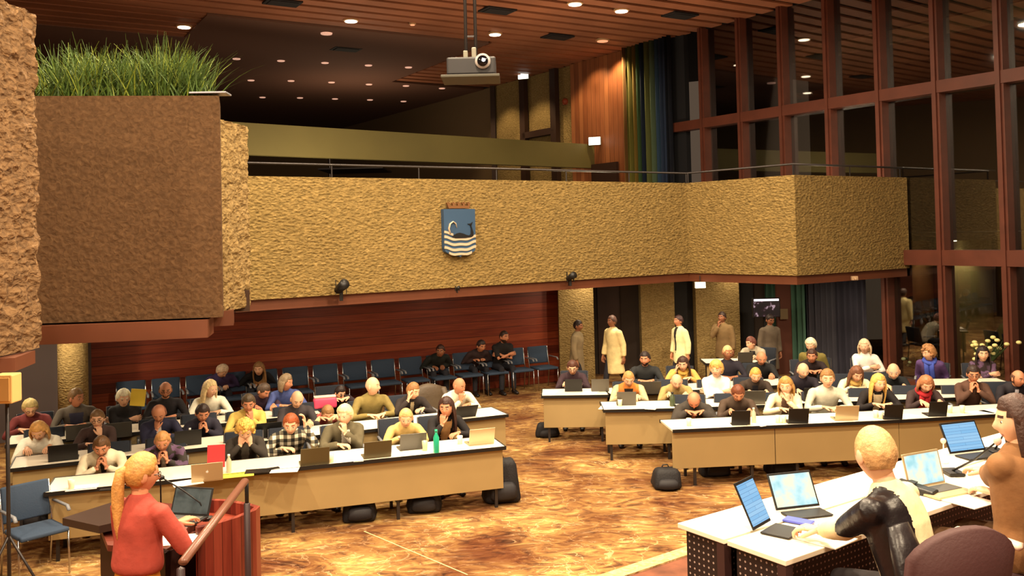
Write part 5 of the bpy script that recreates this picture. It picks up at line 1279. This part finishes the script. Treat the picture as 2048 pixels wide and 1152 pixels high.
S('white-haired person in black sweater beside the yellow folder', 247, 796, **Cq, pose='cross', shirt=(36, 34, 36), hair='white', hc=(244, 230, 200), skin='c', pitch=14, yaw=10, female=1)
S('balding person in black jacket behind the navy jacket', 331, 780, **Cq, pose='rest', shirt=(30, 26, 30), hair='ring', hc=(90, 70, 50), skin='b', pitch=14, beard=1, glasses=1)
S('person in white blouse with long blonde hair, third left row', 420, 778, **Cq, pose='rest', shirt=(244, 238, 218), hair='long', hc=(222, 196, 144), skin='c', yaw=38, pitch=6, female=1, size=1.03)
S('person in plum sweater with dark hair looking down, third left row', 527, 782, **Cq, pose='type', shirt=(56, 36, 52), hair='short', hc=(72, 56, 44), skin='b', yaw=40, pitch=30)
S('person in blue top with grey-streaked hair turned right', 572, 765, **Cq, pose='rest', shirt=(70, 84, 140), hair='bob', hc=(130, 110, 84), skin='b', yaw=50, pitch=8, female=1)
S('person with dark hair and sunglasses behind the floral blouse', 680, 786, **Cq, pose='rest', shirt=(40, 26, 32), hair='short', hc=(40, 28, 26), skin='c', yaw=20, pitch=18, glasses=2, female=1, size=.9)
def wallp(lab, px, py, **k):
    h = hit(px, py, ch0 + wnn * .02, ch1 + wnn * .02); return person(lab, h, (wnn.x, wnn.y), **k)
wallp('person in purple top with pale hair bowed, on the wall chairs', 444, 742, pose='lap', shirt=(66, 52, 92), hair='white', hc=(226, 200, 170), skin='c', pitch=40, yaw=40)
wallp('person in black with long light brown hair on the wall chairs', 518, 738, pose=('lap', 'lap'), shirt=(28, 28, 32), hair='long', hc=(150, 112, 70), skin='c', yaw=-25, pitch=6, female=1)
wallp('person in black top with dark hair against the red wood wall', 881, 702, pose='lap', shirt=(24, 28, 26), hair='short', hc=(60, 34, 26), skin='d', yaw=-30, pitch=4)
wallp('person in dark jacket holding papers, wearing a pale cap, on the wall chairs', 962, 692, pose='front', shirt=(52, 38, 40), hair='short', hc=(50, 36, 34), skin='b', yaw=10, pitch=16)
wallp('person in black t-shirt with crossed bare arms at the wall', 1008, 674, pose='cross', shirt=(30, 28, 30), short=1, hair='crop', hc=(60, 44, 36), skin='b', yaw=20, pitch=2, beard=1, size=1.05)
RA = dict(rowa=r0, rowb=r3, back=.86, face=fR); RB = dict(rowa=s0, rowb=s3, back=.86, face=fR); RC = dict(rowa=q0, rowb=q3, back=.86, face=fR)
S('bald person in dark grey suit bent low over the left of the front right row', 1388, 800, **RA, pose='rest', shirt=(58, 52, 46), coat=2, hair='ring', hc=(120, 90, 70), skin='b', pitch=48, yaw=-8, inner=(190, 120, 110), innerw=.03)
S('person in brown jacket with short brown hair looking down at a tablet', 1476, 786, **RA, pose='type', shirt=(74, 58, 46), hair='short', hc=(110, 60, 38), skin='b', pitch=34)
S('blonde person in white shirt with hand on chin, front right row', 1572, 772, **RA, pose=('chin', 'rest'), shirt=(240, 226, 186), hair='bob', hc=(176, 132, 72), skin='c', pitch=8, yaw=-20, female=1, inner=(120, 92, 76), innerw=.06)
S('person in pale denim shirt with tied long hair, front right row', 1655, 757, **RA, pose='rest', shirt=(198, 196, 178), hair='bun', hc=(150, 110, 66), skin='c', pitch=6, yaw=-6, size=1.05)
S('person in black blazer with wavy blonde hair, front right row', 1757, 766, **RA, pose='rest', shirt=(30, 24, 26), hair='long', hc=(222, 174, 92), skin='c', pitch=6, yaw=16, inner=(226, 206, 166), innerw=.06, female=1)
S('person with red scarf and reddish grey hair reading, front right row', 1852, 768, **RA, pose='type', shirt=(60, 44, 44), hair='bob', hc=(168, 112, 76), skin='c', pitch=28, female=1, scarf=(190, 44, 52))
S('person in brown jacket with dark hair, glasses and clasped hands', 1947, 748, **RA, pose='clasp', shirt=(82, 56, 44), hair='short', hc=(48, 34, 30), skin='b', pitch=14, yaw=-14, glasses=1)
S('bald person in dark suit at the right edge of the photo', 2036, 757, **RA, pose='rest', shirt=(34, 30, 38), hair='ring', hc=(90, 60, 44), skin='b', pitch=10, yaw=20, inner=(200, 200, 214), innerw=.025)
S('person in orange vest over patterned sleeves at the short table', 1257, 757, **RB, pose='type', shirt=(206, 126, 56), hair='crop', hc=(186, 140, 84), skin='c', pitch=28, yaw=8, vest=(196, 180, 140), inner=(36, 28, 30), innerw=.06)
S('bald person in beige sweater looking down, second right row', 1353, 763, **RB, pose='type', shirt=(172, 146, 92), hair='bald', hc=(150, 120, 100), skin='c', pitch=24, yaw=6)
S('person in bright white shirt with blonde bowl haircut', 1433, 738, **RB, pose='cross', shirt=(250, 246, 236), hair='cap', hc=(214, 168, 92), skin='c', pitch=4, yaw=-20, female=1, size=1.05)
S('smiling person in dark brown jacket with short fair hair', 1511, 750, **RB, pose='type', shirt=(58, 46, 38), hair='crop', hc=(206, 156, 80), skin='c', pitch=22, inner=(30, 28, 34), innerw=.05)
S('bald bearded person in black sweater left of the denim shirt', 1606, 741, **RB, pose='type', shirt=(34, 28, 40), hair='bald', hc=(190, 170, 150), skin='c', pitch=20, yaw=14, beard=1)
S('person in white and yellow top with brown hair looking down', 1713, 748, **RB, pose='rest', shirt=(246, 236, 190), hair='long', hc=(120, 78, 56), skin='c', pitch=24, yaw=8, female=1, scarf=(236, 196, 110))
S('bald person in black sweater with grey beard, second right row', 1787, 743, **RB, pose='type', shirt=(30, 34, 38), hair='bald', hc=(170, 160, 150), skin='c', pitch=16, yaw=-14, beard=1, size=1.08)
S('person with glasses in dark plum top at the left third-row table', 1145, 735, **RC, pose='type', shirt=(56, 38, 46), hair='short', hc=(84, 50, 38), skin='c', pitch=22, glasses=1, female=1)
S('person in dark green-black jacket with dark hair, third right row', 1290, 718, **RC, pose='rest', shirt=(38, 40, 42), hair='short', hc=(44, 32, 30), skin='b', pitch=6, yaw=-16, beard=1)
S('person with yellow and orange scarf and long dark hair', 1366, 728, **RC, pose=('rest', 'temple'), shirt=(228, 170, 90), hair='long', hc=(66, 42, 34), skin='c', pitch=12, yaw=-14, female=1, scarf=(236, 190, 90))
S('person in dark jacket with short grey-blond hair behind the white shirt', 1455, 705, **RC, pose='rest', shirt=(34, 30, 42), hair='crop', hc=(206, 176, 124), skin='d', pitch=10, yaw=10)
S('bald person in black behind the fair-haired brown jacket', 1523, 716, **RC, pose='type', shirt=(28, 28, 30), hair='bald', hc=(120, 100, 80), skin='b', pitch=26)
S('person in dark top with dark hair below the white-haired one', 1624, 712, rowa=q0, rowb=q3, back=1.0, face=fR, pose='rest', shirt=(44, 32, 34), hair='short', hc=(70, 44, 34), skin='b', pitch=8, yaw=-20)
def freep(lab, px, py, y, face, chair=True, **k):
    h = Q(px, py, y); t = person(lab, h, face, **k)
    if chair and not k.get('stand'): place_chair(chair_dark, (t.location.x, t.location.y, 0), face, chair_label(lab), None)
    return t
freep('grey-haired person in grey vest working at the small far table', 1502, 686, 17.75, (-.6, -.8), pose='type', shirt=(170, 160, 140), hair='short', hc=(110, 62, 50), skin='c', yaw=-30, pitch=10, inner=(34, 32, 36), innerw=.06)
freep('white-haired person in olive coat leaning over, before the teal curtain', 1622, 690, 16.3, (-.5, -.85), pose='side', shirt=(124, 112, 56), hair='white', hc=(236, 224, 190), skin='c', pitch=20, yaw=-10)
freep('blonde person in white long-sleeved top sitting before the charcoal curtain', 1729, 693, 16.0, (-.35, -.95), pose=('lap', 'cross'), shirt=(244, 238, 232), hair='bob', hc=(222, 196, 160), skin='c', pitch=2, yaw=-10, female=1)
freep('person in purple sweater with curly hair by the window', 1857, 706, 15.3, (-.55, -.83), pose='side', shirt=(92, 66, 118), hair='curly', hc=(168, 120, 76), skin='c', pitch=8, yaw=-40, female=1, scarf=(70, 90, 190))
freep('person in dark patterned cardigan with long dark hair before the flowers', 1966, 708, 15.0, (-.3, -.95), pose='cross', shirt=(48, 36, 40), kind='pattern', hair='long', hc=(40, 28, 28), skin='c', pitch=2, female=1)
# walkers under the gallery
freep('person in grey coat walking in front of the lit concrete pier', 1156, 652, 18.7, (.9, -.4), stand=1, coat=1, pose='side', shirt=(128, 112, 84), hair='short', hc=(40, 28, 26), skin='d', pitch=10, yaw=0, walk=.5, size=.95)
freep('person in long cream raincoat walking under the gallery', 1224, 643, 18.4, (-.8, -.5), stand=1, coat=1, pose='side', shirt=(226, 206, 148), hair='short', hc=(80, 56, 48), skin='d', walk=.8, size=.98)
freep('person in short cream jacket standing between the piers', 1357, 642, 18.8, (-.9, -.4), stand=1, coat=2, pose='side', shirt=(240, 230, 176), hair='short', hc=(60, 36, 36), skin='b', walk=.4, size=.95, inner=(40, 34, 30), innerw=.05)
freep('person in brown coat in front of the right concrete pier', 1444, 635, 19.3, (-.6, -.7), stand=1, coat=2, pose=('side', 'chin'), shirt=(120, 96, 62), hair='short', hc=(50, 34, 28), skin='d', size=.95)
freep('person in grey coat standing below the television', 1540, 640, 18.9, (.3, -.9), stand=1, coat=1, pose='side', shirt=(96, 84, 70), hair='short', hc=(40, 28, 26), skin='d', size=.95, pitch=20)
p = Q(1140, 640, 19.5)
# yellow folder, pink bag, dark jacket over a chair
pf = hit(276, 795, c0_ + nB * .75, c1_ + nB * .75); bm = NB(); box(bm, (0, 0, 0), (.2, .015, .24)); box(bm, (0, .012, -.01), (.18, .01, .22)); o = link('yellow_folder', bm, mat('folder_yellow', (236, 206, 70), .6)); o.location = pf; o.rotation_euler = (0, .12, .2); tag(o, 'bright yellow folder beside the white-haired person in black', 'folder')
pb_ = hit(650, 800, c0_ + nB * .3, c1_ + nB * .3); t = thing('handbag', 'pink handbag between the charcoal and olive sweaters', 'bag', (pb_.x, pb_.y, .76), .3)
bm = NB(); box(bm, (0, 0, .08), (.34, .14, .16), bev=.03); link('bag_body', bm, mat('bag_pink', (220, 74, 110), .5), t, True); bm = NB(); box(bm, (0, 0, .17), (.32, .12, .03), bev=.01); link('flap', bm, mat('bag_pale', (228, 190, 180), .5), t, True)
pj_ = hit(868, 800, V((b0.x, b0.y, 0)) + nB * 1.25, V((b1.x, b1.y, 0)) + nB * 1.25); place_chair(chair_dark, (pj_.x, pj_.y, 0), fB, 'dark chair with a brown leather jacket over its back', None)
bm = NB(); loft(bm, [(0, -.24, .45), (0, -.27, .6), (0, -.30, .82), (0, -.30, .96), (0, -.29, 1.0)], [(.24, .08), (.27, .09), (.28, .085), (.22, .07), (.1, .04)], (1, 0, 0), 16)
for s in (-1, 1): loft(bm, [(s * .24, -.3, .92), (s * .31, -.26, .7), (s * .3, -.24, .5)], [.06, .055, .045], (1, 0, 0), 10)
o = link('leather_jacket', bm, mat('leather_brown', (74, 60, 44), .5, bump=.4, bscale=20), None, True); o.location = (pj_.x, pj_.y, 0); o.rotation_euler = (0, 0, math.atan2(-fB[0], fB[1])); tag(o, 'brown leather jacket over a chair back near the white shirt', 'jacket')

# ---- the speaker at the lectern
wl = Q(283, 948, 5.62)
def fz_speaker(s, H0, pel, t):
    if s == 1:      # right hand on the laptop
        tgt = t_loc(t, Q(352, 1048, 5.78)); return (tgt, V((.3, 1, .2)), V((0, 0, -1)), .5, V((1, -.3, -.8)))
    return (V((-.17, .34, pel.z + .14)), V((.2, .9, -.1)), V((0, 0, -1)), .4, V((-.5, -.5, -1)))
def t_loc(t, p):
    rz_ = t.rotation_euler[2]; d = p - t.location; return V((d.x * math.cos(rz_) + d.y * math.sin(rz_), -d.x * math.sin(rz_) + d.y * math.cos(rz_), d.z))
sp = person('person in coral sweater and mustard trousers with a blonde ponytail speaking at the lectern', wl, (.42, .9), z0=.28, stand=1, pose='side', shirt=(158, 62, 50), trousers=(190, 118, 30), hair='pony', hc=(188, 134, 72), skin='b', yaw=-28, pitch=10, female=1, size=1.0, fz=fz_speaker, fine=1, glasses=1)
# ---- the bald officer
def fz_off(s, H0, pel, t):
    tg = P(1640, 1062, zt_ + .05) if s == -1 else P(1690, 1052, zt_ + .05)
    return (t_loc(t, tg), V((-.7 if s == 1 else -.2, 1, 0)), V((0, 0, -1)), .6, V((s * .9, -.6, -.5)))
bo = Q(1752, 909, 4.15)
ob = person('bald officer in cream shirt and dark trousers seen from behind at the presidium', bo, (-.70, .71), z0=ZD, shirt=(232, 212, 168), trousers=(34, 28, 32), hair='crop', hc=(206, 164, 112), skin='c', yaw=-34, pitch=14, size=1.02, fz=fz_off, fine=1, lean=R(15))
ob['halfdark'] = 1
oc = office(ob.location + V((-.03, -.07, 0)), ob.rotation_euler[2] - .5, 'dark burgundy office chair of the bald officer', (64, 34, 34), False)
bm = NB(); loft(bm, [(-.16, .02, 1.0), (-.17, -.03, .86), (-.20, -.08, .68), (-.25, -.09, .5), (-.27, -.09, .38)], [(.07, .04), (.115, .055), (.125, .06), (.13, .075), (.14, .085)], (1, 0, 0), 18, cap=.1)
a_ = [i_ * math.pi / 9 for i_ in range(19)]; loft(bm, [V((-.27 + .145 * math.cos(a), -.09 + .09 * math.sin(a), .385)) for a in a_], [.006] * 19, (0, 0, 1), 6, 1)
o = link('leather_jacket', bm, [mat('leather_black', (28, 22, 24), .38, bump=.6, bscale=16), mat('jacket_piping', (150, 130, 90), .5)], None, True); o.location = (ob.location.x, ob.location.y, ZD); o.rotation_euler = ob.rotation_euler; tag(o, 'black leather jacket with pale piping hanging at the left side of the bald officer', 'jacket')
# ---- the woman at the right edge
wo = Q(2034, 842, 4.75)
def fz_w(s, H0, pel, t):
    tg = P(1965, 950, zt_ + .06) if s == -1 else P(1985, 985, zt_ + .06)
    return (t_loc(t, tg), V((.2, 1, 0)), V((0, 0, -1)), .4, V((s * .9, -.6, -.6)))
ow = person('person in brown shawl with long dark brown hair at the right presidium edge', wo, (-.5, .87), z0=ZD, shirt=(128, 88, 52), trousers=(96, 68, 44), hair='long', hc=(62, 38, 30), skin='c', yaw=48, pitch=6, size=1.02, fz=fz_w, fine=1, coat=2, female=1)
office(ow.location + V((.0, -.02, 0)), ow.rotation_euler[2], 'office chair with pale armrests under the person in the brown shawl', (60, 34, 36), True)
finish_people()

# bodies for the area lights; uplights, outdoor lamp and most soffit lamps are added
for loc, size, rot in FIX:
    upw = abs(rot[0]) > R(120); bm = NB()
    if abs(rot[0]) in (0,): lathe(bm, [(size * .55, .03), (size * .55 + .02, .03), (size * .55 + .02, .09), (size * .2, .12)], seg=16)
    elif R(90) < abs(rot[0]) < R(110): box(bm, (0, 0, .06), (.16, .16, .06), bev=.01)
    else: box(bm, (0, 0, .05), (size * 1.02, size * 1.02, .06), bev=.01)
    o = link('added_uplight' if upw else 'lamp_body', bm, DKMETAL); o.location = loc; o.rotation_euler = rot
    if R(90) < abs(rot[0]) < R(110): tag(o, 'small dark body of an added outdoor lamp beyond the window wall', 'lamp')
    elif upw: tag(o, 'dark box of an added uplight standing out of sight', 'lamp', 'added uplights out of sight')
    elif loc.z < 3: tag(o, 'round unseen lamp let into the underside of the gallery', 'lamp', 'unseen, mostly added lamps under the gallery')
    else: tag(o, 'round dark ceiling lamp above the hall, out of sight', 'lamp', 'ceiling lamps above the hall')
